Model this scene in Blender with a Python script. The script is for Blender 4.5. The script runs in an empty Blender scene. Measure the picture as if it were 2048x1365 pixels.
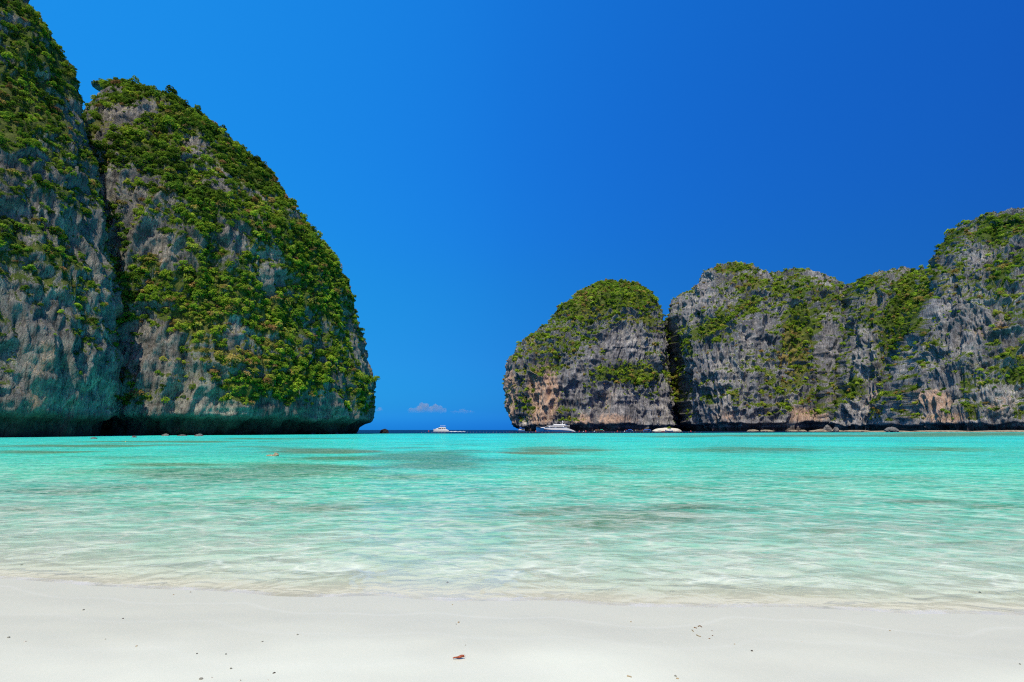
import bpy, math, random
import numpy as np
from mathutils import Vector, Matrix

R = math.radians
rng = np.random.default_rng(7)
random.seed(7)
scene = bpy.context.scene
COL = scene.collection

# ------------------------------------------------------------------ camera
FPX = 1024.0                      # focal length in pixels of the 2048 px wide frame
HORIZON = 860.3
PITCH = math.atan((HORIZON - 682.5) / FPX)
EYE = 1.9
cam_d = bpy.data.cameras.new('camera')
cam_d.sensor_width = 36.0
cam_d.lens = 36.0 * FPX / 2048.0
cam_d.clip_start = 0.05
cam_d.clip_end = 80000.0
cam = bpy.data.objects.new('camera', cam_d)
cam.location = (0, 0, EYE)
cam.rotation_euler = (R(90) + PITCH, 0, 0)
COL.objects.link(cam)
scene.camera = cam

# ------------------------------------------------------------------ sky and sun
SUN_DIR = Vector((-0.10, -0.49, 0.865)).normalized()      # towards the sun
SUN_EL = math.asin(SUN_DIR.z)
SUN_AZ = math.atan2(SUN_DIR.x, SUN_DIR.y)                # clockwise from +Y
world = bpy.data.worlds.new('World')
scene.world = world
world.use_nodes = True
wn = world.node_tree
wn.nodes.clear()
w_out = wn.nodes.new('ShaderNodeOutputWorld')
w_bg = wn.nodes.new('ShaderNodeBackground')
w_sky = wn.nodes.new('ShaderNodeTexSky')
w_sky.sky_type = 'NISHITA'
w_sky.sun_disc = False
w_sky.sun_elevation = SUN_EL
w_sky.sun_rotation = SUN_AZ
w_sky.altitude = 0
w_sky.air_density = 0.6
w_sky.dust_density = 2.2
w_sky.ozone_density = 6.0
# deep, strongly saturated blue of the photograph: one tone curve per channel over the whole sky
def w_scale(v):
    nd = wn.nodes.new('ShaderNodeVectorMath'); nd.operation = 'SCALE'; nd.inputs['Scale'].default_value = v
    return nd
w_s1, w_s2 = w_scale(0.1), w_scale(15.0)
w_cv = wn.nodes.new('ShaderNodeRGBCurve')
w_cv.mapping.use_clip = False
for ch, pts in enumerate([[(0, 0.004), (0.15, 0.018), (0.2, 0.024), (0.3, 0.14), (0.5, 0.50), (1, 0.95)],
                          [(0, 0.25), (0.06, 0.24), (0.09, 0.23), (0.12, 0.245), (0.18, 0.285), (0.25, 0.31), (0.45, 0.42), (1, 0.8)],
                          [(0, 0.53), (0.09, 0.56), (0.20, 0.62), (0.25, 0.63), (0.33, 0.62), (0.5, 0.66), (1, 0.90)]]):
    cu = w_cv.mapping.curves[ch]
    cu.points[0].location = pts[0]; cu.points[1].location = pts[-1]
    for p in pts[1:-1]: cu.points.new(*p)
w_cv.mapping.update()
w_bg.inputs['Strength'].default_value = 0.1
wn.links.new(w_sky.outputs[0], w_s1.inputs[0])
wn.links.new(w_s1.outputs[0], w_cv.inputs['Color'])
# the sky deepens from the sun's side of the bay (left) to the far side (right)
w_tc = wn.nodes.new('ShaderNodeTexCoord')
w_dot = wn.nodes.new('ShaderNodeVectorMath'); w_dot.operation = 'DOT_PRODUCT'
w_dot.inputs[1].default_value = (-1, 0, 0)
wn.links.new(w_tc.outputs['Generated'], w_dot.inputs[0])
w_mr = wn.nodes.new('ShaderNodeMapRange')
w_mr.inputs[1].default_value = -1.0; w_mr.inputs[2].default_value = 1.0
wn.links.new(w_dot.outputs['Value'], w_mr.inputs[0])
w_rp = wn.nodes.new('ShaderNodeValToRGB')
w_rp.color_ramp.interpolation = 'CARDINAL'
pol = [(0.0, (0.46, 0.26, 0.50)), (0.185, (0.50, 0.31, 0.56)), (0.5, (0.66, 0.52, 0.76)), (0.73, (0.82, 0.74, 0.86)), (1.0, (0.9, 0.80, 0.88))]
while len(w_rp.color_ramp.elements) < len(pol): w_rp.color_ramp.elements.new(0.5)
for e_, (p_, c_) in zip(w_rp.color_ramp.elements, pol): e_.position = p_; e_.color = (*c_, 1)
wn.links.new(w_mr.outputs[0], w_rp.inputs[0])
w_mul = wn.nodes.new('ShaderNodeVectorMath'); w_mul.operation = 'MULTIPLY'
wn.links.new(w_cv.outputs[0], w_mul.inputs[0]); wn.links.new(w_rp.outputs[0], w_mul.inputs[1])
wn.links.new(w_mul.outputs[0], w_s2.inputs[0])
wn.links.new(w_s2.outputs[0], w_bg.inputs[0])
wn.links.new(w_bg.outputs[0], w_out.inputs[0])

sun_d = bpy.data.lights.new('sun', 'SUN')
sun_d.energy = 4.3
sun_d.angle = R(0.53)
sun_d.color = (1.0, 0.945, 0.775)
sun = bpy.data.objects.new('sun', sun_d)
sun.rotation_euler = SUN_DIR.to_track_quat('Z', 'Y').to_euler()
sun.location = (-50, -30, 120)
COL.objects.link(sun)

vs = scene.view_settings
vs.view_transform = 'Standard'
vs.look = 'None'
vs.exposure = 0.0
vs.gamma = 1.0
vs.use_curve_mapping = False
cy = scene.cycles
cy.max_bounces = 6
cy.diffuse_bounces = 3
cy.glossy_bounces = 2
cy.transmission_bounces = 3
cy.transparent_max_bounces = 8
cy.caustics_reflective = False
cy.caustics_refractive = False
cy.use_denoising = False
cy.pixel_filter_type = 'BLACKMAN_HARRIS'
cy.filter_width = 1.15
cy.use_adaptive_sampling = True
cy.adaptive_threshold = 0.02

# ------------------------------------------------------------------ helpers
CP, SP = math.cos(PITCH), math.sin(PITCH)

def proj(p):
    """world points (N,3) -> pixel x, y of the 2048x1365 frame"""
    p = np.asarray(p, float)
    y = p[..., 1]
    z = p[..., 2] - EYE
    f = y * CP + z * SP
    u = -y * SP + z * CP
    f = np.maximum(f, 1e-3)
    return 1024 + FPX * p[..., 0] / f, 682.5 - FPX * u / f

def unproj(px, py, Y):
    cx = (px - 1024) / FPX
    cyy = (682.5 - py) / FPX
    fy = CP - cyy * SP
    fz = SP + cyy * CP
    s = Y / fy
    return cx * s, Y, EYE + fz * s

def ground(px, py, z=0.0):
    cx = (px - 1024) / FPX
    cyy = (682.5 - py) / FPX
    fy = CP - cyy * SP
    fz = SP + cyy * CP
    s = (z - EYE) / fz
    return cx * s, fy * s

GRAD = np.array([[1,1,0],[-1,1,0],[1,-1,0],[-1,-1,0],[1,0,1],[-1,0,1],[1,0,-1],[-1,0,-1],
                 [0,1,1],[0,-1,1],[0,1,-1],[0,-1,-1],[1,1,0],[-1,1,0],[0,-1,1],[0,-1,-1]], float)

def perlin(p, seed=0):
    p = np.asarray(p, float)
    i = np.floor(p).astype(np.int64)
    f = p - i
    w = f * f * f * (f * (f * 6 - 15) + 10)
    out = 0
    for dx in (0, 1):
        wx = w[:, 0] if dx else 1 - w[:, 0]
        for dy in (0, 1):
            wy = w[:, 1] if dy else 1 - w[:, 1]
            for dz in (0, 1):
                wz = w[:, 2] if dz else 1 - w[:, 2]
                h = ((i[:, 0] + dx) * 73856093) ^ ((i[:, 1] + dy) * 19349663) ^ ((i[:, 2] + dz) * 83492791) ^ (seed * 2654435)
                h = (h ^ (h >> 13)) * 1274126177
                h = (h ^ (h >> 16)) & 15
                g = GRAD[h]
                out = out + wx * wy * wz * (g[:, 0] * (f[:, 0] - dx) + g[:, 1] * (f[:, 1] - dy) + g[:, 2] * (f[:, 2] - dz))
    return out

def fbm(p, octv=4, gain=0.5, seed=0):
    a, s, t = 1.0, 0, 0
    for k in range(octv):
        s = s + a * perlin(p * (2.03 ** k) + 17.3 * k, seed + k)
        t += a
        a *= gain
    return s / t * 1.6

def ridged(p, octv=3, gain=0.5, seed=0):
    a, s, t = 1.0, 0, 0
    for k in range(octv):
        n = 1 - np.abs(perlin(p * (2.07 ** k) + 9.1 * k, seed + k)) * 2.0
        s = s + a * n
        t += a
        a *= gain
    return s / t

def sstep(a, b, x):
    t = np.clip((np.asarray(x, float) - a) / (b - a), 0, 1)
    return t * t * (3 - 2 * t)

def mesh_np(name, verts, faces, smooth=True):
    verts = np.asarray(verts, np.float32)
    faces = np.asarray(faces, np.int32)
    me = bpy.data.meshes.new(name)
    k = faces.shape[1]
    me.vertices.add(len(verts))
    me.vertices.foreach_set('co', verts.ravel())
    me.loops.add(faces.size)
    me.loops.foreach_set('vertex_index', faces.ravel())
    me.polygons.add(len(faces))
    me.polygons.foreach_set('loop_start', np.arange(0, faces.size, k, dtype=np.int32))
    me.polygons.foreach_set('loop_total', np.full(len(faces), k, np.int32))
    me.update(calc_edges=True)
    me.polygons.foreach_set('use_smooth', np.full(len(faces), smooth))
    me.validate()
    return me

def add_attr(me, name, vals, typ='FLOAT', dom='POINT'):
    a = me.attributes.new(name, typ, dom)
    key = {'FLOAT': 'value', 'INT': 'value', 'FLOAT_VECTOR': 'vector'}[typ]
    a.data.foreach_set(key, np.asarray(vals, np.int32 if typ == 'INT' else np.float32).ravel())

def link(name, me, mat=None, parent=None, loc=None):
    o = bpy.data.objects.new(name, me)
    COL.objects.link(o)
    if mat is not None and me is not None and not me.materials:
        me.materials.append(mat)
    if parent is not None:
        o.parent = parent
    if loc is not None:
        o.location = loc
    return o

def tag(o, label=None, cat=None, group=None, kind=None):
    if label: o['label'] = label
    if cat: o['category'] = cat
    if group: o['group'] = group
    if kind: o['kind'] = kind
    return o

def empty(name, loc, rz=0.0):
    o = bpy.data.objects.new(name, None)
    o.location = loc
    o.rotation_euler = (0, 0, rz)
    o.empty_display_size = 0.2
    COL.objects.link(o)
    return o

class NT:
    """small node helper"""
    def __init__(self, name):
        self.m = bpy.data.materials.new(name)
        self.m.use_nodes = True
        self.t = self.m.node_tree
        self.t.nodes.clear()
    def n(self, typ, **kw):
        nd = self.t.nodes.new(typ)
        for k, v in kw.items():
            setattr(nd, k, v)
        return nd
    def l(self, a, b):
        self.t.links.new(a, b)
    def val(self, sock, v):
        if hasattr(v, 'links') or isinstance(v, bpy.types.NodeSocket):
            self.l(v, sock)
        else:
            sock.default_value = v
    def math(self, op, a, b=0.0, clamp=False):
        nd = self.n('ShaderNodeMath', operation=op, use_clamp=clamp)
        self.val(nd.inputs[0], a); self.val(nd.inputs[1], b)
        return nd.outputs[0]
    def mix(self, f, a, b, blend='MIX'):
        nd = self.n('ShaderNodeMix', data_type='RGBA', blend_type=blend)
        self.val(nd.inputs[0], f)
        for s, v in ((nd.inputs[6], a), (nd.inputs[7], b)):
            if isinstance(v, tuple): v = (*v[:3], 1)
            self.val(s, v)
        return nd.outputs[2]
    def ramp(self, f, stops, interp='LINEAR'):
        nd = self.n('ShaderNodeValToRGB')
        cr = nd.color_ramp
        cr.interpolation = interp
        while len(cr.elements) < len(stops): cr.elements.new(0.5)
        for e, (p, c) in zip(cr.elements, stops):
            e.position = p
            e.color = (*c, 1) if isinstance(c, tuple) else (c, c, c, 1)
        self.val(nd.inputs[0], f)
        return nd.outputs[0]
    def coord(self, scale=(1, 1, 1), kind='Object', rot=(0, 0, 0)):
        tc = self.n('ShaderNodeTexCoord')
        mp = self.n('ShaderNodeMapping')
        mp.inputs['Scale'].default_value = scale
        mp.inputs['Rotation'].default_value = rot
        self.l(tc.outputs[kind], mp.inputs[0])
        return mp.outputs[0]
    def noise(self, co, scale, detail=4, rough=0.55, dist=0.0):
        nd = self.n('ShaderNodeTexNoise')
        self.l(co, nd.inputs['Vector'])
        nd.inputs['Scale'].default_value = scale
        nd.inputs['Detail'].default_value = detail
        nd.inputs['Roughness'].default_value = rough
        nd.inputs['Distortion'].default_value = dist
        return nd.outputs[0]
    def voro(self, co, scale, feature='F1', out=0, rnd=1.0):
        nd = self.n('ShaderNodeTexVoronoi', feature=feature)
        self.l(co, nd.inputs['Vector'])
        nd.inputs['Scale'].default_value = scale
        nd.inputs['Randomness'].default_value = rnd
        return nd.outputs[out]
    def attr(self, name, typ='GEOMETRY', out='Fac'):
        nd = self.n('ShaderNodeAttribute', attribute_type=typ, attribute_name=name)
        return nd.outputs[out]
    def bump(self, h, strength, dist, normal=None):
        nd = self.n('ShaderNodeBump')
        nd.inputs['Strength'].default_value = strength
        nd.inputs['Distance'].default_value = dist
        self.l(h, nd.inputs['Height'])
        if normal is not None: self.l(normal, nd.inputs['Normal'])
        return nd.outputs[0]
    def out(self, shader, vol=None):
        o = self.n('ShaderNodeOutputMaterial')
        if shader is not None: self.l(shader, o.inputs[0])
        if vol is not None: self.l(vol, o.inputs[1])
        return self.m
    def principled(self, col, rough=0.7, normal=None, spec=0.3, metal=0.0):
        b = self.n('ShaderNodeBsdfPrincipled')
        if isinstance(col, tuple): col = (*col[:3], 1)
        self.val(b.inputs['Base Color'], col)
        self.val(b.inputs['Roughness'], rough)
        b.inputs['Specular IOR Level'].default_value = spec
        b.inputs['Metallic'].default_value = metal
        if normal is not None: self.l(normal, b.inputs['Normal'])
        return b.outputs[0]

def paint(name, col, rough=0.35, spec=0.5, vary=0.12):
    t = NT(name)
    co = t.coord()
    n = t.noise(co, 0.9, 4)
    c = t.mix(t.math('MULTIPLY', n, vary * 2), col, tuple(x * 0.7 for x in col))
    return t.out(t.principled(c, rough, None, spec))

# ------------------------------------------------------------------ materials of the setting
def rock_material(name, scale, tan=0.0, cast=(1, 1, 1), tide_and_shade=7.0):
    """limestone: grey with vertical streaks, ochre stains, moss where plants take hold"""
    t = NT(name)
    s = scale
    co = t.coord()
    cov = t.coord((1, 1, 0.22))
    big = t.noise(co, 0.022 / s, 4, 0.6)
    mid = t.noise(co, 0.11 / s, 6, 0.68, 0.6)
    streak = t.noise(cov, 0.32 / s, 8, 0.72, 0.4)
    fine = t.noise(co, 0.9 / s, 5, 0.7)
    base = t.ramp(mid, [(0.30, (0.075, 0.08, 0.09)), (0.43, (0.20, 0.21, 0.228)), (0.56, (0.31, 0.318, 0.328)), (0.72, (0.52, 0.51, 0.485))])
    base = t.mix(1.0, base, t.ramp(big, [(0.34, (0.55, 0.56, 0.60)), (0.5, (0.9, 0.9, 0.92)), (0.64, (1.25, 1.22, 1.16))]), 'MULTIPLY')
    dark = t.ramp(streak, [(0.36, 1.0), (0.52, 0.0)])
    base = t.mix(t.math('MULTIPLY', dark, 0.50), base, (0.055, 0.05, 0.046))
    pale = t.ramp(streak, [(0.60, 0.0), (0.74, 1.0)])
    base = t.mix(t.math('MULTIPLY', pale, 0.45), base, (0.50, 0.47, 0.42))
    drip = t.noise(t.coord((1, 1, 0.07)), 0.75 / s, 4, 0.7, 0.3)
    base = t.mix(t.ramp(drip, [(0.36, 0.75), (0.47, 0.0)]), base, (0.035, 0.034, 0.034))
    base = t.mix(t.ramp(drip, [(0.60, 0.0), (0.72, 0.35)]), base, (0.40, 0.27, 0.15))
    # ochre and pink stains
    st = t.attr('stain')
    sm = t.math('ADD', st, t.math('MULTIPLY', t.math('SUBTRACT', streak, 0.5), 1.5))
    sm = t.math('ADD', sm, t.math('MULTIPLY', t.math('SUBTRACT', big, 0.5), 0.7 + tan))
    sm = t.ramp(sm, [(0.36, 0.0), (0.62, 1.0)])
    ochre = t.ramp(fine, [(0.35, (0.30, 0.175, 0.105)), (0.5, (0.46, 0.31, 0.22)), (0.68, (0.58, 0.48, 0.38))])
    base = t.mix(t.math('MULTIPLY', sm, 0.8), base, ochre)
    # thin dark crack lines
    ck = t.voro(t.coord((1, 1, 0.2), rot=(0.05, 0.04, 0)), 0.42 / s, 'DISTANCE_TO_EDGE')
    crack = t.ramp(ck, [(0.0, 1.0), (0.045, 0.0)])
    base = t.mix(t.math('MULTIPLY', crack, 0.38), base, (0.05, 0.05, 0.052))
    base = t.mix(1.0, base, cast, 'MULTIPLY')
    # moss, grass and creeping cover
    gr = t.attr('green')
    gm = t.math('ADD', gr, t.math('MULTIPLY', t.math('SUBTRACT', fine, 0.5), 1.1))
    gm = t.math('ADD', gm, t.math('MULTIPLY', t.math('SUBTRACT', mid, 0.5), 0.8))
    gm = t.ramp(gm, [(0.42, 0.0), (0.58, 1.0)])
    dry = t.attr('dry')
    gcol = t.ramp(mid, [(0.3, (0.035, 0.06, 0.012)), (0.5, (0.075, 0.115, 0.02)), (0.7, (0.14, 0.15, 0.035))])
    gcol = t.mix(dry, gcol, t.ramp(fine, [(0.35, (0.19, 0.15, 0.04)), (0.65, (0.36, 0.27, 0.085))]))
    base = t.mix(gm, base, gcol)
    # tidal band: dark algae above the water, raised and browned to paint the notch's shade
    geo = t.n('ShaderNodeNewGeometry')
    sep = t.n('ShaderNodeSeparateXYZ')
    t.l(geo.outputs['Position'], sep.inputs[0])
    zz = t.math('ADD', sep.outputs[2], t.math('MULTIPLY', t.math('SUBTRACT', mid, 0.5), -3.0 * s))
    td = t.ramp(t.math('DIVIDE', zz, tide_and_shade), [(0.0, 1.0), (0.5, 0.85), (0.8, 0.0)])
    base = t.mix(t.math('MULTIPLY', td, 0.88), base, (0.05, 0.028, 0.018))
    h = t.math('ADD', t.math('MULTIPLY', fine, 0.28), t.math('MULTIPLY', streak, 1.15))
    h = t.math('SUBTRACT', h, t.math('MULTIPLY', crack, 0.12))
    nb = t.bump(h, 1.0, 2.2 * s)
    return t.out(t.principled(base, 0.92, nb, 0.15))

def leaf_material(name, source):
    t = NT(name)
    if source == 'instance':
        tint = t.attr('tint', 'INSTANCER')
        col = t.ramp(tint, LEAF_STOPS)
        rnd = t.n('ShaderNodeObjectInfo').outputs['Random']
    else:
        oi = t.n('ShaderNodeObjectInfo')
        col = oi.outputs['Color']
        rnd = oi.outputs['Random']
    n = t.noise(t.coord(), 1.6, 2)
    col = t.mix(t.math('MULTIPLY', n, 0.55), col, (0.045, 0.07, 0.012))
    hs = t.n('ShaderNodeHueSaturation')
    t.l(t.math('ADD', 0.72, t.math('MULTIPLY', rnd, 0.75)), hs.inputs['Value'])
    t.l(col, hs.inputs['Color'])
    col = hs.outputs[0]
    d = t.n('ShaderNodeBsdfDiffuse'); t.l(col, d.inputs[0])
    tr = t.n('ShaderNodeBsdfTranslucent'); t.l(col, tr.inputs[0])
    mx = t.n('ShaderNodeMixShader'); mx.inputs[0].default_value = 0.36
    t.l(d.outputs[0], mx.inputs[1]); t.l(tr.outputs[0], mx.inputs[2])
    return t.out(mx.outputs[0])

LEAF_STOPS = [(0.0, (0.060, 0.120, 0.016)), (0.25, (0.150, 0.265, 0.026)), (0.45, (0.275, 0.43, 0.036)),
              (0.62, (0.42, 0.56, 0.045)), (0.74, (0.52, 0.54, 0.09)), (0.86, (0.46, 0.34, 0.10)), (1.0, (0.42, 0.22, 0.10))]

def leaf_colour(tint):
    xs = [s[0] for s in LEAF_STOPS]
    return tuple(float(np.interp(tint, xs, [s[1][k] for s in LEAF_STOPS])) for k in range(3)) + (1.0,)

MAT = {}
MAT['rock_near'] = rock_material('limestone_near', 0.45, 0.5, (1.14, 1.03, 0.84), 9.5)
MAT['rock_far'] = rock_material('limestone_far', 1.0, 0.12, (1.22, 1.14, 1.06), 9.0)
MAT['leaf_inst'] = leaf_material('leaves_cover', 'instance')
MAT['leaf_obj'] = leaf_material('leaves_tree', 'object')
_t = NT('bark'); _c = _t.ramp(_t.noise(_t.coord((1, 1, 0.3)), 3.0, 5), [(0.3, (0.08, 0.065, 0.05)), (0.7, (0.24, 0.20, 0.165))])
MAT['bark'] = _t.out(_t.principled(_c, 0.9, None, 0.1))

# ------------------------------------------------------------------ beach and sea bed
SHORE_PX = [(-900,1075),(-400,1120),(0,1153),(100,1159),(200,1168),(330,1174),(450,1178),(560,1188),(640,1190),(760,1187),(850,1195),
            (905,1198),(1024,1197),(1100,1196),(1200,1205),(1300,1209),(1450,1210),(1550,1209),(1650,1213),(1750,1218),
            (1800,1223),(1900,1222),(2048,1226),(2500,1240),(3000,1252)]
_sx, _sy = zip(*[ground(a, b) for a, b in SHORE_PX])
_sx = np.array(_sx); _sy = np.array(_sy)

def shore_y(x):
    x = np.asarray(x, float)
    y = np.interp(x, _sx, _sy)
    y = np.where(x < _sx[0], _sy[0] + (_sx[0] - x) * 0.22, y)
    y = np.where(x > _sx[-1], _sy[-1] - (x - _sx[-1]) * 0.12, y)
    return y

def bed_z(x, y):
    d = y - shore_y(x)
    dry = 0.055 * np.minimum(-d, 12) + 0.012 * np.maximum(-d - 12, 0)
    wet = -np.interp(d, [0, 1, 3, 8, 18, 40, 120, 300], [0, 0.06, 0.15, 0.36, 0.75, 1.2, 1.9, 2.6])
    return np.where(d < 0, dry, wet)

def sand_relief(x, y):
    p = np.stack([x * 0.5, y * 0.9, np.zeros_like(x)], 1)
    z = 0.020 * fbm(p, 3, 0.5, 31)
    p2 = np.stack([x * 2.1 + y * 0.6, y * 3.0, np.zeros_like(x)], 1)
    return z + 0.0045 * fbm(p2, 3, 0.5, 37)

def ground_z(x, y):
    x = np.atleast_1d(np.asarray(x, float)); y = np.atleast_1d(np.asarray(y, float))
    d = y - shore_y(x)
    return bed_z(x, y) + sand_relief(x, y) * sstep(0.0, 0.9, np.abs(d) - 0.05)

def grid_faces(nr, nc, wrap=False):
    i = np.arange(nr - 1)[:, None]
    j = np.arange(nc if wrap else nc - 1)[None, :]
    j2 = (j + 1) % nc
    return np.stack([i * nc + j, i * nc + j2, (i + 1) * nc + j2, (i + 1) * nc + j], -1).reshape(-1, 4)

def build_sand():
    u = np.linspace(-1, 1, 360)
    xs = 11 * u + 190 * np.sign(u) * np.abs(u) ** 6
    ys = np.concatenate([np.linspace(-60, 0, 30)[:-1], np.linspace(0, 13, 170)[:-1], np.geomspace(13, 90, 60)])
    X, Y = np.meshgrid(xs, ys)
    x, y = X.ravel(), Y.ravel()
    z = ground_z(x, y)
    me = mesh_np('sand', np.stack([x, y, z], 1), grid_faces(len(ys), len(xs)))
    d = y - shore_y(x)
    add_attr(me, 'shore', d)
    lob = fbm(np.stack([x * 0.35, y * 0.8, np.zeros_like(x)], 1), 3, 0.5, 77)
    add_attr(me, 'damp', sstep(-3.0, -0.5, d + 1.3 * lob - 0.17 * np.minimum(x, 0)))
    add_attr(me, 'wash', d + 0.55 * fbm(np.stack([x * 0.45, np.zeros_like(x), np.zeros_like(x)], 1), 3, 0.5, 91) + 0.05 * lob)
    t = NT('white_coral_sand')
    co = t.coord()
    fine = t.noise(co, 160, 3, 0.7)
    mid = t.noise(co, 1.1, 5, 0.6)
    swash = t.noise(t.coord((1.0, 0.35, 1), rot=(0, 0, 0.5)), 5.0, 4, 0.6)
    col = t.mix(fine, (0.645, 0.65, 0.515), (0.69, 0.695, 0.555))
    col = t.mix(t.math('MULTIPLY', t.ramp(mid, [(0.4, 0.0), (0.7, 1.0)]), 0.14), col, (0.58, 0.555, 0.455))
    sh = t.attr('shore')
    dampo = t.attr('damp')
    col = t.mix(t.math('MULTIPLY', dampo, 0.62), col, (0.50, 0.485, 0.375))
    wetc = t.n('ShaderNodeMapRange'); t.l(sh, wetc.inputs[0])
    wetc.inputs[1].default_value = -0.02; wetc.inputs[2].default_value = 0.10
    col = t.mix(t.math('MULTIPLY', wetc.outputs[0], 0.75), col, (0.74, 0.725, 0.58))
    ws = t.attr('wash')
    for off, wd, am in ((0.62, 0.05, 0.16), (1.25, 0.06, 0.10), (2.0, 0.07, 0.07)):
        lw = t.math('ABSOLUTE', t.math('ADD', ws, off))
        col = t.mix(t.math('MULTIPLY', t.ramp(t.math('DIVIDE', lw, wd), [(0.2, 1.0), (1.0, 0.0)]), am), col, (0.72, 0.71, 0.60))
    # grit and coral crumbs
    sp = t.voro(co, 26, 'F1', 0)
    spots = t.ramp(sp, [(0.045, 1.0), (0.075, 0.0)])
    rare = t.ramp(t.noise(co, 3.1, 2), [(0.60, 0.0), (0.68, 1.0)])
    col = t.mix(t.math('MULTIPLY', t.math('MULTIPLY', spots, rare), 0.55), col, (0.27, 0.245, 0.19))
    h = t.math('ADD', t.math('MULTIPLY', fine, 0.10), t.math('ADD', t.math('MULTIPLY', swash, 0.55), t.math('MULTIPLY', mid, 0.6)))
    rough = t.math('SUBTRACT', 0.95, t.math('MULTIPLY', dampo, 0.35))
    m = t.out(t.principled(col, rough, t.bump(h, 0.7, 0.014), 0.25))
    o = link('beach_sand', me, m)
    return tag(o, 'white sand beach sloping down into the clear shallows', None, None, 'structure')

build_sand()

# ------------------------------------------------------------------ sea
PATCHES = [  # reef / sea grass beds and one painted sky reflection: px, py, rx, ry, weight, brown
    (430,948,240,12,1.0,0.0),(620,935,150,8,0.9,0.1),(330,930,120,5,0.7,0.1),(130,985,120,8,0.55,0),(60,1020,90,7,0.6,0),(130,1025,80,6,0.4,0),
    (640,903,110,4.5,1.0,0.8),(545,897,60,3,0.5,0.6),(700,917,120,6,0.8,0.3),(860,920,150,20,0.75,0.15),(830,955,130,7,0.55,0.0),  # broad central oval: sky reflected by wind ripples, painted as a bed
    (1065,907,65,3.2,1.0,0.9),(1130,900,110,4,0.7,0.5),(1180,935,100,6,0.35,0.0),(1250,945,90,4,0.35,0),
    (1290,1035,110,13,0.95,0.0),(1200,1050,90,9,0.7,0),(1370,1015,90,9,0.5,0),(1060,1028,60,7,0.5,0),(1150,1018,60,6,0.35,0),
    (1500,1020,90,6,0.4,0),(1840,1005,80,6,0.65,0),(1960,1015,90,6,0.45,0),(1680,1062,90,9,0.6,0),(1770,1055,80,8,0.45,0),(1950,1085,100,7,0.6,0),
    (1620,985,120,5,0.35,0),(1500,900,240,5,0.5,0.2),(1850,900,220,6,0.4,0.2),(1700,872,360,2.2,0.9,0.6),(1950,869,200,2.6,1.0,0.6),(1350,874,120,1.5,0.5,0.3),
    (150,892,190,3.0,0.8,0.5),(330,884,170,1.8,0.8,0.5),(60,905,110,3,0.5,0.4),(560,878,170,1.4,0.6,0.3),(250,915,120,3,0.35,0.2),
    (500,1005,120,9,0.4,0),(640,1018,90,9,0.55,0),(330,1010,110,8,0.3,0),(760,1000,110,8,0.3,0),(950,980,120,7,0.3,0),(880,1050,90,8,0.25,0),
    (420,1045,120,8,0.25,0),(250,975,160,6,0.4,0),(1400,975,150,6,0.3,0),(1750,955,160,5,0.3,0)]

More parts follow.
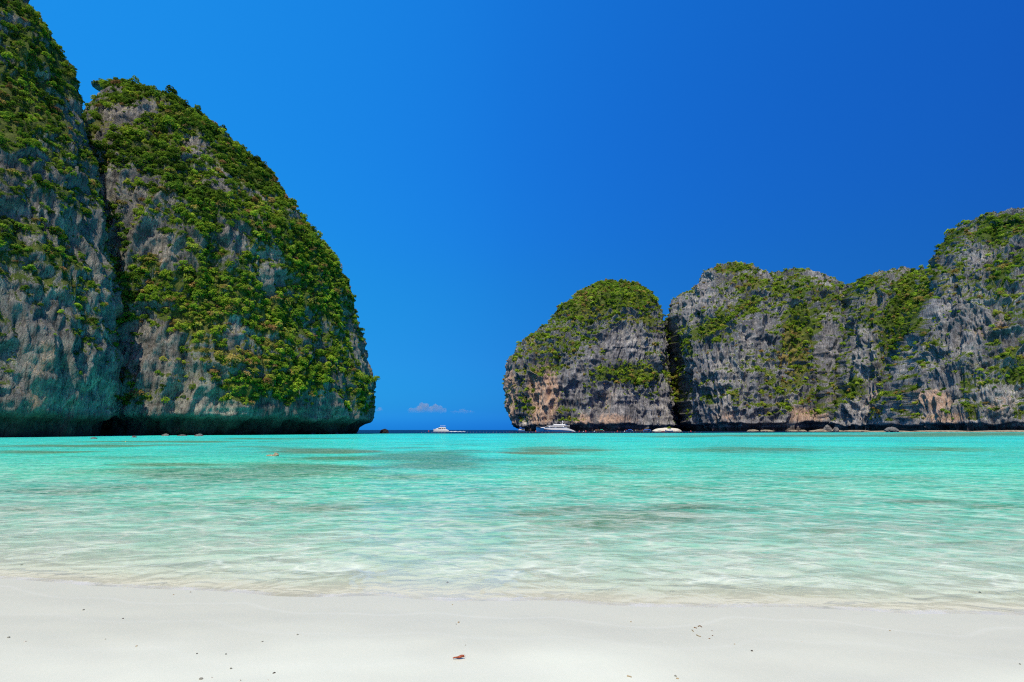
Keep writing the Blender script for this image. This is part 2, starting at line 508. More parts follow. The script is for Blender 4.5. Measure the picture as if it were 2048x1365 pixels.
def build_sea():
    ys = np.concatenate([np.linspace(2.0, 20, 150)[:-1], np.geomspace(20, 700, 210)[:-1], np.geomspace(700, 60000, 36)])
    us = np.concatenate([[-7, -5, -3.6, -2.6, -2.0, -1.6], np.linspace(-1.3, 1.3, 460), [1.6, 2.0, 2.6, 3.6, 5, 7]])
    Y = np.repeat(ys[:, None], len(us), 1)
    X = us[None, :] * (Y + 6)
    x, y = X.ravel(), Y.ravel()
    d = y - shore_y(x)
    depth = -bed_z(x, y)
    r = np.hypot(x, y)
    # drop-off of the reef flat: outside the bay mouth the water is deep
    edge = np.interp(x / np.maximum(y, 1), [-0.6, -0.28, 0.05, 0.35, 0.7, 1.0], [900, 262, 285, 330, 420, 420])
    wob = fbm(np.stack([x / 60, y / 90, np.zeros_like(x)], 1), 3, 0.5, 5)
    deep = sstep(-18, 22, y - edge + 16 * wob)
    reef = np.zeros_like(x); brown = np.zeros_like(x)
    px, py = proj(np.stack([x, y, np.zeros_like(x)], 1))
    lumps = fbm(np.stack([x / 7, y / 7, np.zeros_like(x)], 1), 4, 0.55, 8)
    for (cx, cyy, rx, ry, w, br) in PATCHES:
        q = ((px - cx) / rx) ** 2 + ((py - cyy) / ry) ** 2
        m = w * np.exp(-q * 1.1)
        brown = np.where(m > reef, br, brown)
        reef = np.maximum(reef, m)
    reef = np.clip(reef + 0.30 * lumps * (reef > 0.03), 0, 1)
    # ripples as geometry close to the beach
    amp = 0.014 * sstep(0.2, 2.5, d) * (1 - sstep(16, 40, d))
    q = np.stack([x * 0.9 + 0.25 * y, y * 1.9, np.zeros_like(x)], 1)
    z = amp * (fbm(q, 3, 0.55, 21) + 0.5 * np.sin(d * 1.7 + 1.2 * fbm(q * 0.25, 2, 0.5, 3)))
    keep = d > -0.9
    faces = grid_faces(len(ys), len(us))
    faces = faces[keep[faces].any(1)]
    me = mesh_np('sea', np.stack([x, y, z], 1), faces)
    add_attr(me, 'depth', np.maximum(depth, 0)); add_attr(me, 'deep', deep)
    add_attr(me, 'reef', reef); add_attr(me, 'brown', brown)
    add_attr(me, 'shore', d)
    t = NT('sea_water')
    dep, dp, rf, bn, sh = t.attr('depth'), t.attr('deep'), t.attr('reef'), t.attr('brown'), t.attr('shore')
    co = t.coord()
    # body colour of the water over white sand, by depth
    body = t.ramp(t.math('DIVIDE', dep, 2.6), [(0.0, (0.62, 0.80, 0.62)), (0.04, (0.30, 0.75, 0.55)), (0.09, (0.165, 0.70, 0.48)), (0.22, (0.07, 0.61, 0.39)), (0.46, (0.04, 0.70, 0.55)), (0.73, (0.005, 0.72, 0.66)), (1.0, (0.008, 0.58, 0.52))])
    patch = t.noise(t.coord((1, 1, 1)), 0.14, 5, 0.62, 0.3)
    rm = t.math('ADD', t.math('ADD', rf, 0.10), t.math('MULTIPLY', t.math('SUBTRACT', patch, 0.5), 1.35))
    rm = t.ramp(rm, [(0.16, 0.0), (0.62, 1.0)])
    grass = t.mix(bn, (0.05, 0.23, 0.10), (0.15, 0.18, 0.07))
    body = t.mix(t.math('MULTIPLY', rm, 0.88), body, grass)
    broad = t.noise(co, 0.05, 5, 0.6)
    body = t.mix(t.ramp(broad, [(0.40, 0.0), (0.68, 0.5)]), body, (0.03, 0.30, 0.30))
    # waves
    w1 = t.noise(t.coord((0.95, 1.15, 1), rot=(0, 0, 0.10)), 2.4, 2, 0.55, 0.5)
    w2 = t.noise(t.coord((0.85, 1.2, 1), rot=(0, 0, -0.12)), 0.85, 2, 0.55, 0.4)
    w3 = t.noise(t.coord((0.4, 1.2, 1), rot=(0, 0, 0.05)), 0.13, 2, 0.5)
    n1 = t.bump(w1, 1.0, 0.10)
    n2 = t.bump(w2, 1.0, 0.38, n1)
    nrm = t.bump(w3, 1.0, 1.2, n2)
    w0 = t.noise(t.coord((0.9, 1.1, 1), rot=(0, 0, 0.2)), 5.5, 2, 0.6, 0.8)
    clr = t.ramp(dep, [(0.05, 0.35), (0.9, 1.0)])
    body = t.mix(t.ramp(w0, [(0.36, 0.6), (0.47, 0.0)]), body, t.mix(1.0, body, (0.5, 0.78, 0.68), 'MULTIPLY'))  # light and dark of the ripples mixed into the body colour
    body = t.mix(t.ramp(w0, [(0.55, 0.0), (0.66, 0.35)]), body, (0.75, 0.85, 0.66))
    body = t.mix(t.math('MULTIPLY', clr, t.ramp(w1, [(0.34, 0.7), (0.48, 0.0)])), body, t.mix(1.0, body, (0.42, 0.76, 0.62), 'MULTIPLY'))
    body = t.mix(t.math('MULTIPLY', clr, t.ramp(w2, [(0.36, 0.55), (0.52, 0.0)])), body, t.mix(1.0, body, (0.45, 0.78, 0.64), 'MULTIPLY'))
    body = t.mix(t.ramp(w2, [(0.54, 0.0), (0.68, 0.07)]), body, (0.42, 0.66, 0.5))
    # caustic light lines of the shallows, painted into body colour, tint and opacity
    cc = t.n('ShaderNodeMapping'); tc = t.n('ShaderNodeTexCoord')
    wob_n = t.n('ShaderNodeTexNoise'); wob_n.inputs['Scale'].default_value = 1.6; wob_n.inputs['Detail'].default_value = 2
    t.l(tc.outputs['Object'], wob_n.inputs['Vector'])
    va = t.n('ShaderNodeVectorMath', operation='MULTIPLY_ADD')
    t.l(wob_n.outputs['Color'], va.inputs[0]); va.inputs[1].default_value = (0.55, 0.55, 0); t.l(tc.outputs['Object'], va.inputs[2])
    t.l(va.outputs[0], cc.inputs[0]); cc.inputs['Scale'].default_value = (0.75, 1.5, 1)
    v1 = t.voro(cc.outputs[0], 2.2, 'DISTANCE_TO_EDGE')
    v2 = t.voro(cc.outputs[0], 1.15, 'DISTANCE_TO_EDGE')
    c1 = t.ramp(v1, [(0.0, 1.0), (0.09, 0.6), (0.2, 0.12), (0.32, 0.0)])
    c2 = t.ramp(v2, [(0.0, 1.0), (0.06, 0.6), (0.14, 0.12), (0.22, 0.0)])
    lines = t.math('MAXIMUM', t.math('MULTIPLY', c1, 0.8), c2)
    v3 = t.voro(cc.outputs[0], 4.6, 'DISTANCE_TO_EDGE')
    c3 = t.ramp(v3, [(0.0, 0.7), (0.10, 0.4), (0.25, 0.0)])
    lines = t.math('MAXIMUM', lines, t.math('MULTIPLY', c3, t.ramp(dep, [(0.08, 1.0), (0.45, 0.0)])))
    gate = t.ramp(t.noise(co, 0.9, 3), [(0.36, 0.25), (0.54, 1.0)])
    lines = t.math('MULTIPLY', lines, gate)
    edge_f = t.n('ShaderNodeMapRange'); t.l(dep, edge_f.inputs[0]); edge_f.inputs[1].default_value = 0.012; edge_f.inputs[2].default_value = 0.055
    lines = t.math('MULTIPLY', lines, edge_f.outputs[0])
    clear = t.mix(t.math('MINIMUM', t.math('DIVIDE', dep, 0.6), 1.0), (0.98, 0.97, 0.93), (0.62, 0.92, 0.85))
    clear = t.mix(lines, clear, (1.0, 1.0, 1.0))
    tr = t.n('ShaderNodeBsdfTransparent'); t.l(clear, tr.inputs[0])
    body = t.mix(dp, body, (0.0015, 0.014, 0.05))
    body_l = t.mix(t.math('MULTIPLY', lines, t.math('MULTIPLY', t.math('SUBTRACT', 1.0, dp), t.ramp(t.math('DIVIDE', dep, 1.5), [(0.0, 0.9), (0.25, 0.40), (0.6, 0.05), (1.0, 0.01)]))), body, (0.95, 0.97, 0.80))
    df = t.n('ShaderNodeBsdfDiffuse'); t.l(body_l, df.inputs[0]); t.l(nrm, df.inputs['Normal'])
    op = t.n('ShaderNodeMapRange'); t.l(dep, op.inputs[0])
    op.inputs[1].default_value = 0.02; op.inputs[2].default_value = 0.62
    opq = t.math('POWER', op.outputs[0], 0.52)
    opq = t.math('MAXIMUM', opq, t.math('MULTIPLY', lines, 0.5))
    opq = t.math('MAXIMUM', opq, dp)
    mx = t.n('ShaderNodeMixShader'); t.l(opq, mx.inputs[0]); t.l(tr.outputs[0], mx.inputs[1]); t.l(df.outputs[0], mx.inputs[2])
    gl = t.n('ShaderNodeBsdfGlossy'); gl.inputs['Roughness'].default_value = 0.08; t.l(nrm, gl.inputs['Normal'])
    fr = t.n('ShaderNodeFresnel'); fr.inputs['IOR'].default_value = 1.33; t.l(nrm, fr.inputs['Normal'])
    ff = t.math('MULTIPLY', t.math('MINIMUM', fr.outputs[0], 0.55), 0.48)
    m2 = t.n('ShaderNodeMixShader'); t.l(ff, m2.inputs[0]); t.l(mx.outputs[0], m2.inputs[1]); t.l(gl.outputs[0], m2.inputs[2])
    # a thin lace of foam where the water ends
    fo = t.noise(co, 14, 4, 0.7)
    fz = t.math('ADD', sh, t.math('MULTIPLY', t.math('SUBTRACT', fo, 0.5), 0.16))
    foam = t.ramp(t.math('ADD', t.math('MULTIPLY', fz, 2.5), 0.25), [(0.20, 0.9), (0.33, 0.0)])
    fd = t.n('ShaderNodeBsdfDiffuse'); fd.inputs[0].default_value = (0.80, 0.79, 0.75, 1)
    m3 = t.n('ShaderNodeMixShader'); t.l(t.math('MULTIPLY', foam, t.ramp(t.noise(co, 1.7, 3), [(0.35, 0.05), (0.62, 0.55)])), m3.inputs[0]); t.l(m2.outputs[0], m3.inputs[1]); t.l(fd.outputs[0], m3.inputs[2])
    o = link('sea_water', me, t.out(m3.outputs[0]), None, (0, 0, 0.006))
    tag(o, 'clear turquoise bay water over white sand, dark blue outside the bay', None, None, 'structure')

build_sea()

# ------------------------------------------------------------------ cliffs
def interp_tr(tr, py):
    tr = sorted(tr)
    return np.interp(py, [a for a, _ in tr], [b for _, b in tr])

CLIFFS = {}

def stack_cliff(name, label, left, right, top_py, ydepth, n, nu, nv, mat, amps, notch, patches, stains, drys,
                base_green, shift_only=None, yaw=0.0, rough_seed=1, flute=3.4, front=(200, 340)):
    """a rock mass as a pile of rounded slices; each slice reaches from the left to the right outline of the mass.
    ydepth(t) -> (centre Y, half depth); t = 0 at the water, 1 at the summit"""
    yc_top = ydepth(1.0)[0]
    ztop = unproj(1024, top_py, yc_top)[2]
    tv = np.linspace(0, 1, nv)
    zrow = np.concatenate([[-5.0, -2.5, -0.6], ztop * np.sin(tv * math.pi / 2) ** 1.15 * 1.0])
    zrow[3:] = ztop * (0.55 * tv + 0.45 * np.sin(tv * math.pi / 2))
    # angles: most of them on the side that looks to the bay
    f0, f1 = front
    ang_f = np.radians(np.linspace(f0, f1, nu))
    ang_b = np.radians(np.linspace(f1, f0 + 360, max(24, nu // 7)))[1:-1]
    ang = np.concatenate([ang_f, ang_b])
    c, s = np.cos(ang), np.sin(ang)
    ex = np.sign(c) * np.abs(c) ** (2 / n)
    ey = np.sign(s) * np.abs(s) ** (2 / n)
    cyw, syw = math.cos(yaw), math.sin(yaw)
    P = np.zeros((len(zrow), len(ang), 3))
    for i, z in enumerate(zrow):
        t = min(max(z, 0) / ztop, 1)
        yc, b = ydepth(t)
        py = proj(np.array([[0, yc, max(z, 0.0)]]))[1][0]
        if shift_only is None:
            xl = unproj(interp_tr(left, py), py, yc)[0]
            xr = unproj(interp_tr(right, py), py, yc)[0]
            a = max((xr - xl) / 2, 0.4); cx = (xl + xr) / 2
        else:
            a = shift_only(t); cx = unproj(interp_tr(right, py), py, yc)[0] - a
        for it in range(6):
            lx, ly = a * ex, b * ey
            x = cx + lx * cyw - ly * syw
            y = yc + lx * syw + ly * cyw
            pts = np.stack([x, y, np.full_like(x, max(z, 0.0))], 1)
            qx, qy = proj(pts)
            k = int(np.argmax(qx))
            er = (interp_tr(right, qy[k]) - qx[k]) * y[k] / FPX
            if shift_only is None:
                j = int(np.argmin(qx))
                el = (interp_tr(left, qy[j]) - qx[j]) * y[j] / FPX
                cx += (er + el) / 2 * 0.8; a = max(a + (er - el) / 2 * 0.8, 0.4)
            else:
                cx += er * 0.8
        P[i] = np.stack([cx + a * ex * cyw - b * ey * syw, yc + a * ex * syw + b * ey * cyw, np.full(len(ang), z)], 1)
    nr, nc = P.shape[:2]
    # normals of the smooth body
    du = np.roll(P, -1, 1) - np.roll(P, 1, 1)
    dv = np.gradient(P, axis=0)
    N = np.cross(du, dv); N /= np.linalg.norm(N, axis=2, keepdims=True) + 1e-9
    flat = P.reshape(-1, 3); nf = N.reshape(-1, 3)
    A1, L1, A2, L2, A3, L3 = amps
    tz = np.clip(flat[:, 2] / ztop, 0, 1)
    g1 = fbm(flat / np.array([L1, L1, L1 * 1.6]) + rough_seed, 3, 0.5, rough_seed)
    warp = 0.35 * fbm(flat / (L2 * 1.5), 2, 0.5, rough_seed + 50)[:, None]
    g2 = ridged(flat / np.array([L2, L2, L2 * flute]) + warp + rough_seed, 3, 0.5, rough_seed + 3)
    g3 = ridged(flat / np.array([L3, L3, L3 * 2.6]) + 2 * warp, 3, 0.6, rough_seed + 9)
    led = fbm(flat / np.array([L2 * 3, L2 * 3, L3 * 1.2]), 3, 0.55, rough_seed + 20)
    soften = 1 - 0.30 * sstep(0.8, 1.0, tz)
    disp = (A1 * g1 + A2 * (g2 - 0.62) * 1.6 + A3 * (g3 - 0.62) * 1.6 + A3 * 0.8 * led) * soften
    disp *= sstep(-6, 6, flat[:, 2])*0.7 + 0.3
    V = flat + nf * disp[:, None]
    # wave-cut notch at the water line
    nh, nd = notch
    hn = nf * np.array([1, 1, 0]); hn /= np.linalg.norm(hn, axis=1, keepdims=True) + 1e-9
    zn = flat[:, 2] + 0.30 * nh * fbm(flat / np.array([L2 * 1.4, L2 * 1.4, 1e6]), 3, 0.6, rough_seed + 31)
    cut = (1 - sstep(0.72 * nh, 1.02 * nh, zn)) * (0.8 + 0.5 * fbm(flat / np.array([L2, L2, 1e6]), 2, 0.5, rough_seed + 41))
    V -= hn * (nd * np.clip(cut, 0, 1.3))[:, None]
    V = np.concatenate([V, [V[-nc:].mean(0) + [0, 0, 0.5]]])
    F = grid_faces(nr, nc, True)
    topi = len(V) - 1
    r0 = (nr - 1) * nc
    capf = np.array([[r0 + j, r0 + (j + 1) % nc, topi, topi] for j in range(nc)])
    # vertex normals of the finished rock
    G = V[:-1].reshape(nr, nc, 3)
    du = np.roll(G, -1, 1) - np.roll(G, 1, 1)
    dv = np.gradient(G, axis=0)
    NN = np.cross(du, dv)
    area = np.linalg.norm(NN, axis=2) / 2
    NN = NN / (2 * area[..., None] + 1e-9)
    NN = NN.reshape(-1, 3); area = area.ravel()
    px, py = proj(V[:-1])
    nz = nf[:, 2] * 0.6 + NN[:, 2] * 0.4
    # where plants grow: ledges and slopes, helped by the beds seen in the photograph
    pn = fbm(V[:-1] / np.array([L2 * 2.2, L2 * 2.2, L2 * 2.2]), 4, 0.55, rough_seed + 60)
    green = base_green(tz, nz) + 0.55 * pn + 0.5 * (NN[:, 2] - nf[:, 2])
    for (cx, cyy, rx, ry, an, w) in patches:
        ca, sa = math.cos(R(an)), math.sin(R(an))
        ddx, ddy = px - cx, py - cyy
        q = ((ddx * ca + ddy * sa) / rx) ** 2 + ((-ddx * sa + ddy * ca) / ry) ** 2
        green = green + w * np.exp(-q ** 1.5)
    green *= sstep(1.0 * nh, 1.8 * nh, V[:-1, 2])
    stain = np.zeros(len(flat))
    for (cx, cyy, rx, ry, w) in stains:
        q = ((px - cx) / rx) ** 2 + ((py - cyy) / ry) ** 2
        stain = np.maximum(stain, w * np.exp(-q))
    dry = np.zeros(len(flat))
    for (cx, cyy, rx, ry, w) in drys:
        q = ((px - cx) / rx) ** 2 + ((py - cyy) / ry) ** 2
        dry = np.maximum(dry, w * np.exp(-q))
    # triangles for the cap, quads elsewhere: one mesh
    me = mesh_np(name, V, F)
    add_attr(me, 'green', np.append(green, green[-1])); add_attr(me, 'stain', np.append(stain, 0)); add_attr(me, 'dry', np.append(dry, 0))
    o = link(name, me, mat)
    tag(o, label, None, None, 'structure')
    CLIFFS[name] = dict(V=V[:-1], N=NN, area=area, green=green, dry=dry, px=px, py=py, tz=tz)
    return o

def lerp_tab(tab):
    ts = [a for a, *_ in tab]
    return lambda t: (float(np.interp(t, ts, [b[1] for b in tab])), float(np.interp(t, ts, [b[2] for b in tab])))

# left side of the bay -------------------------------------------------
stack_cliff('near_cliff', 'towering shaded limestone cliff at the left edge of the bay', None,
    [(-200,-260),(-60,-60),(10,2),(55,62),(110,104),(150,134),(200,152),(262,160),(400,202),(500,216),(600,233),(720,243),(800,236),(850,226),(880,222)],
    -230, lerp_tab([(0,138,36),(0.4,146,34),(0.8,160,28),(1.0,168,8)]), 2.5, 330, 260, MAT['rock_near'],
    (3.0, 34, 2.6, 10, 1.1, 3.2), (5.6, 5.0),
    [(60,160,90,110,0,0.5),(20,330,60,90,0,0.2),(170,640,30,90,0,0.2),(60,560,60,60,0,0.15),(110,700,60,80,0,-0.3),(60,800,90,60,0,-0.35),(180,740,40,60,0,-0.2)],
    [(90,720,90,90,0.35),(60,800,70,60,0.4),(150,790,60,50,0.3)], [(60,200,60,60,0.2)],
    lambda t, nz: 0.20 + 0.8 * nz + 0.25 * sstep(0.4, 0.8, t), shift_only=lambda t: float(np.interp(t, [0, 0.5, 1], [52, 46, 6])),
    yaw=R(40), rough_seed=3, flute=5.5, front=(190, 395))

stack_cliff('left_headland', 'tall tree covered limestone headland closing the left of the bay', None,
    [(178,200),(182,222),(190,244),(204,296),(226,340),(264,410),(312,484),(368,540),(434,588),(484,632),(540,678),(606,695),(646,705),(722,727),(770,742),(800,744),(845,742),(862,732),(869,724)],
    178, lerp_tab([(0,248,74),(0.3,246,68),(0.6,240,54),(0.85,236,32),(1.0,234,5)]), 2.5, 430, 330, MAT['rock_near'],
    (3.6, 36, 2.9, 11, 1.2, 3.4), (7.0, 6.5),
    [(430,650,110,170,20,0.45),(600,620,70,200,10,0.25),(420,300,200,120,35,0.35),(640,500,60,120,0,0.25),
     (215,215,45,40,0,-0.45),(285,215,40,18,-20,-0.5),(385,300,45,35,0,-0.6),(430,370,40,25,0,-0.5),(330,500,60,30,30,-0.6),(470,480,26,45,0,-0.5),(545,560,16,60,0,-0.4),
     (300,700,55,70,25,-0.75),(400,800,70,50,0,-0.6),(560,820,120,28,0,-0.6),(680,800,40,50,0,-0.3),(467,660,20,26,0,-0.5),(510,760,25,30,0,-0.4),(715,740,20,60,0,-0.2),
     (480,775,45,28,0,0.6),(710,800,22,40,0,0.4),(270,620,60,120,0,0.2)],
    [(470,800,60,30,0.35),(640,820,60,30,0.25),(220,210,50,40,0.2),(330,520,50,30,0.25),(420,395,40,30,0.25)], [(450,690,110,90,0.35),(240,260,80,30,0.35),(320,260,60,40,0.3)],
    lambda t, nz: 0.38 + 0.8 * nz, shift_only=lambda t: float(np.interp(t, [0, 0.3, 0.6, 0.85, 1], [62, 58, 48, 30, 4])),
    yaw=R(-20), rough_seed=11, flute=5.5, front=(195, 400))

# right side of the bay --------------------------------------------------
stack_cliff('dome_cliff', 'rounded limestone dome with green crown right of the bay mouth',
    [(870,1034),(858,1030),(840,1022),(800,1012),(770,1008),(740,1013),(720,1022),(700,1035),(680,1058),(665,1090),(650,1101),(630,1118),(610,1140),(590,1165),(575,1190),(565,1215),(560,1232)],
    [(560,1248),(565,1270),(580,1295),(600,1310),(640,1322),(665,1326),(700,1330),(760,1337),(800,1342),(870,1352)],
    569, lerp_tab([(0,860,120),(0.5,862,108),(0.8,862,80),(1.0,862,18)]), 2.6, 400, 230, MAT['rock_far'],
    (6.0, 60, 9.5, 26, 4.2, 9.0), (9.5, 9.0),
    [(1230,600,90,50,0,0.5),(1150,650,60,50,-40,0.3),(1250,745,75,22,5,0.65),(1190,770,25,40,25,0.4),(1085,710,30,50,-20,0.35),(1060,790,22,50,10,0.3),(1120,835,26,14,0,0.3),(1300,780,20,30,0,0.3),
     (1245,690,42,28,0,-0.75),(1205,730,30,16,-20,-0.4),(1215,820,60,40,0,-0.5),(1090,800,25,50,20,-0.4),(1290,830,40,30,0,-0.3),(1140,780,22,40,0,-0.4)],
    [(1085,790,36,66,1.25),(1022,800,16,60,1.1),(1165,845,26,20,0.8),(1215,800,30,40,0.35),(1230,840,60,18,0.7),(1145,620,20,14,0.5),(1150,640,12,20,0.4)],
    [(1165,592,30,16,0.7),(1250,640,40,20,0.5),(1060,680,25,14,0.6),(1050,770,25,30,0.5),(1180,630,40,20,0.3)],
    lambda t, nz: 0.12 + 0.75 * nz + 0.38 * sstep(0.55, 0.85, t), rough_seed=5, front=(185, 355))

stack_cliff('grey_cliff', 'grey limestone block with a green shoulder behind the pale sand bank',
    [(870,1356),(855,1352),(740,1340),(650,1335),(612,1340),(597,1360),(586,1388),(560,1396),(540,1412),(530,1440),(525,1462)],
    [(525,1478),(530,1496),(540,1516),(560,1540),(620,1570),(700,1590),(870,1610)],
    536, lerp_tab([(0,800,114),(0.5,806,100),(0.8,812,74),(1.0,814,16)]), 3.4, 330, 230, MAT['rock_far'],
    (6.0, 60, 10.0, 26, 4.4, 9.0), (12.0, 12.0),
    [(1440,640,60,16,-32,0.5),(1500,590,26,50,10,0.5),(1370,700,18,40,10,0.4),(1350,780,12,60,0,0.45),(1430,660,30,12,-30,0.3),(1420,800,16,30,0,0.35),(1470,800,10,26,0,0.35),(1465,535,40,10,0,0.5),
     (1440,720,50,40,0,-0.35),(1500,660,30,30,0,-0.35),(1440,830,70,22,0,-0.4),(1410,580,20,30,0,-0.5)],
    [(1460,835,40,18,0.5),(1400,820,30,22,0.25)], [(1440,545,40,14,0.5),(1500,570,24,20,0.4)],
    lambda t, nz: 0.17 + 0.75 * nz + 0.08 * t, rough_seed=8, front=(185, 355))

stack_cliff('rear_cliff', 'dark rock wall closing the narrow cleft beside the dome cliff',
    [(870,1270),(720,1285),(680,1298),(664,1312)], [(664,1352),(680,1372),(720,1400),(870,1420)],
    662, lerp_tab([(0,1010,60),(0.6,1012,50),(1.0,1014,20)]), 3.0, 120, 90, MAT['rock_far'],
    (4.0, 60, 6.0, 24, 3.0, 9.0), (9.0, 4.0), [], [], [], lambda t, nz: 0.1 + 0.6 * nz, rough_seed=29, front=(185, 355))

stack_cliff('saddle_cliff', 'long grey limestone wall with a yellow grass gully in the middle',
    [(870,1400),(700,1420),(620,1455),(575,1500),(548,1540),(537,1580)],
    [(545,1614),(550,1638),(560,1660),(578,1688),(614,1712),(700,1730),(870,1770)],
    548, lerp_tab([(0,800,112),(0.5,806,98),(0.8,812,74),(1.0,816,20)]), 3.6, 360, 220, MAT['rock_far'],
    (8.0, 70, 11.0, 28, 4.4, 9.0), (11.0, 12.0),
    [(1610,640,40,40,-20,0.55),(1580,700,40,60,25,0.6),(1560,760,70,30,-20,0.55),(1520,790,40,30,0,0.3),(1600,570,40,16,0,0.25),(1545,580,20,30,0,0.3),(1630,800,30,30,0,0.35),(1700,790,26,26,0,0.5),(1560,820,30,20,0,0.3),(1500,560,20,30,0,0.3),
     (1660,690,20,60,0,-0.3),(1560,620,26,30,0,-0.35),(1640,560,26,14,0,-0.35),(1620,840,60,16,0,-0.4)],
    [(1610,830,60,20,0.8),(1660,800,30,30,0.5)], [(1570,715,40,45,1.0),(1570,670,24,20,0.6),(1550,690,30,16,0.6)],
    lambda t, nz: 0.22 + 0.75 * nz + 0.08 * t, rough_seed=14, front=(185, 355))

stack_cliff('middle_cliff', 'grey limestone cliff between the gully and the tall right cliff',
    [(870,1600),(700,1640),(630,1668),(594,1684),(575,1700),(560,1730),(549,1775)],
    [(532,1830),(538,1850),(560,1872),(620,1900),(700,1930),(870,1960)],
    545, lerp_tab([(0,700,92),(0.5,708,82),(0.8,716,62),(1.0,720,20)]), 3.6, 330, 220, MAT['rock_far'],
    (6.0, 55, 9.0, 24, 4.0, 8.0), (9.5, 9.0),
    [(1790,640,40,26,-60,0.6),(1815,590,26,50,20,0.6),(1725,570,36,14,-20,0.45),(1735,630,26,20,0,0.35),(1780,690,30,30,0,0.35),(1710,780,22,24,0,0.6),(1700,680,20,20,0,0.2),
     (1720,690,26,50,0,-0.4),(1740,820,60,26,0,-0.5),(1680,640,16,40,0,-0.4)],
    [(1760,800,40,40,0.5),(1740,840,50,14,0.4)], [(1750,600,20,20,0.3)],
    lambda t, nz: 0.18 + 0.75 * nz + 0.08 * t, rough_seed=19, front=(185, 355))

stack_cliff('right_cliff', 'high rugged grey limestone cliff at the right edge of the bay',
    [(870,1742),(800,1748),(720,1770),(660,1790),(600,1818),(560,1842),(536,1860),(504,1880),(474,1900),(460,1914),(452,1926)],
    [(446,2075),(450,2180),(466,2260),(530,2330),(870,2420)],
    444, lerp_tab([(0,560,96),(0.5,568,86),(0.8,574,66),(1.0,578,34)]), 3.2, 520, 260, MAT['rock_far'],
    (6.0, 60, 8.5, 22, 3.6, 7.5), (8.0, 8.0),
    [(1850,560,20,90,20,0.5),(1800,640,26,60,20,0.5),(2010,460,60,26,-8,0.8),(2000,560,26,60,0,0.45),(2030,740,40,36,20,0.75),(1930,760,12,40,0,0.3),(1940,820,14,26,0,0.35),(1850,660,12,14,0,0.5),(1880,590,14,16,0,0.35),(2040,830,12,14,0,0.6),(1980,690,24,24,0,0.35),(1900,480,40,16,-30,0.3),(1960,440,40,12,0,0.4),
     (1900,640,40,60,0,-0.35),(1880,790,70,40,0,-0.4),(1960,520,30,26,0,-0.4),(2000,800,50,30,0,-0.35)],
    [(1870,800,46,30,0.8),(1890,835,50,14,0.8),(1830,790,26,40,0.6),(1960,660,26,40,0.45),(2000,640,20,40,0.5),(1820,830,40,20,0.45),(2000,810,40,24,0.35)],
    [(1830,700,30,30,0.4),(1900,560,30,30,0.4)],
    lambda t, nz: 0.15 + 0.72 * nz + 0.05 * t, rough_seed=23, front=(185, 355))

# ------------------------------------------------------------------ plants
def crown_mesh(name, seed, lobes, quads, leaf, flat):
    r = np.random.default_rng(seed)
    verts, faces = [], []
    def quad(c, nrm, size):
        nrm = nrm / (np.linalg.norm(nrm) + 1e-9)
        t1 = np.cross(nrm, r.normal(size=3)); t1 /= np.linalg.norm(t1) + 1e-9
        t2 = np.cross(nrm, t1)
        k = len(verts)
        a, b = size * r.uniform(0.7, 1.2), size * r.uniform(0.55, 0.95)
        bend = nrm * size * 0.25
        verts.extend([c - t1 * a, c - t2 * b + bend, c + t1 * a, c + t2 * b + bend])
        faces.append((k, k + 1, k + 2, k + 3))
    for i in range(lobes):
        if i == 0:
            c = np.array([0, 0, 0.55]); rad = 0.52
        else:
            a = 2.4 * i + r.uniform(-0.4, 0.4)
            q = r.uniform(0.35, 0.80)
            c = np.array([math.cos(a) * q, math.sin(a) * q, r.uniform(0.05, 0.75) * (1.2 - q * 0.45)])
            rad = r.uniform(0.27, 0.46)
        for k in range(quads):
            d = r.normal(size=3); d /= np.linalg.norm(d)
            if d[2] < -0.35: d[2] *= -1
            p = c + d * rad * np.array([1, 1, flat]) * r.uniform(0.78, 1.10)
            quad(p, d + r.normal(size=3) * 0.45 + np.array([0, 0, 0.25]), leaf * r.uniform(0.7, 1.3))
    me = mesh_np(name, np.array(verts), np.array(faces), smooth=False)
    return me

SPECIES = [crown_mesh('crown_mesh_%d' % k, 100 + k, lb, qd, lf, fl) for k, (lb, qd, lf, fl) in enumerate([
    (8, 44, 0.125, 0.95), (7, 48, 0.12, 0.85), (9, 40, 0.12, 1.0), (6, 50, 0.135, 0.8), (8, 42, 0.115, 1.1), (5, 54, 0.14, 0.9), (10, 38, 0.11, 0.85)])]

def trunk_mesh(name, seed):
    r = np.random.default_rng(seed)
    V, F = [], []
    def limb(p0, p1, r0, r1, k=6):
        p0 = np.array(p0, float); p1 = np.array(p1, float)
        ax = (p1 - p0) / np.linalg.norm(p1 - p0)
        t1 = np.cross(ax, [0.3, 0.9, 0.1]); t1 /= np.linalg.norm(t1); t2 = np.cross(ax, t1)
        mid = (p0 + p1) / 2 + t1 * r.uniform(-.06, .06)
        b = len(V)
        for p, rr in ((p0, r0), (mid, (r0 + r1) / 2), (p1, r1)):
            for j in range(k):
                a = 2 * math.pi * j / k
                V.append(p + rr * (t1 * math.cos(a) + t2 * math.sin(a)))
        for s in range(2):
            for j in range(k):
                F.append((b + s * k + j, b + s * k + (j + 1) % k, b + (s + 1) * k + (j + 1) % k, b + (s + 1) * k + j))
    limb((0, 0, -0.55), (0.03, 0.02, 0.22), 0.085, 0.055)
    for a in (0.4, 2.3, 4.4):
        limb((0.03, 0.02, 0.18), (math.cos(a) * 0.42, math.sin(a) * 0.42, 0.5), 0.045, 0.018, 5)
    limb((0.03, 0.02, 0.2), (0, 0, 0.7), 0.045, 0.018, 5)
    return mesh_np(name, np.array(V), np.array(F))

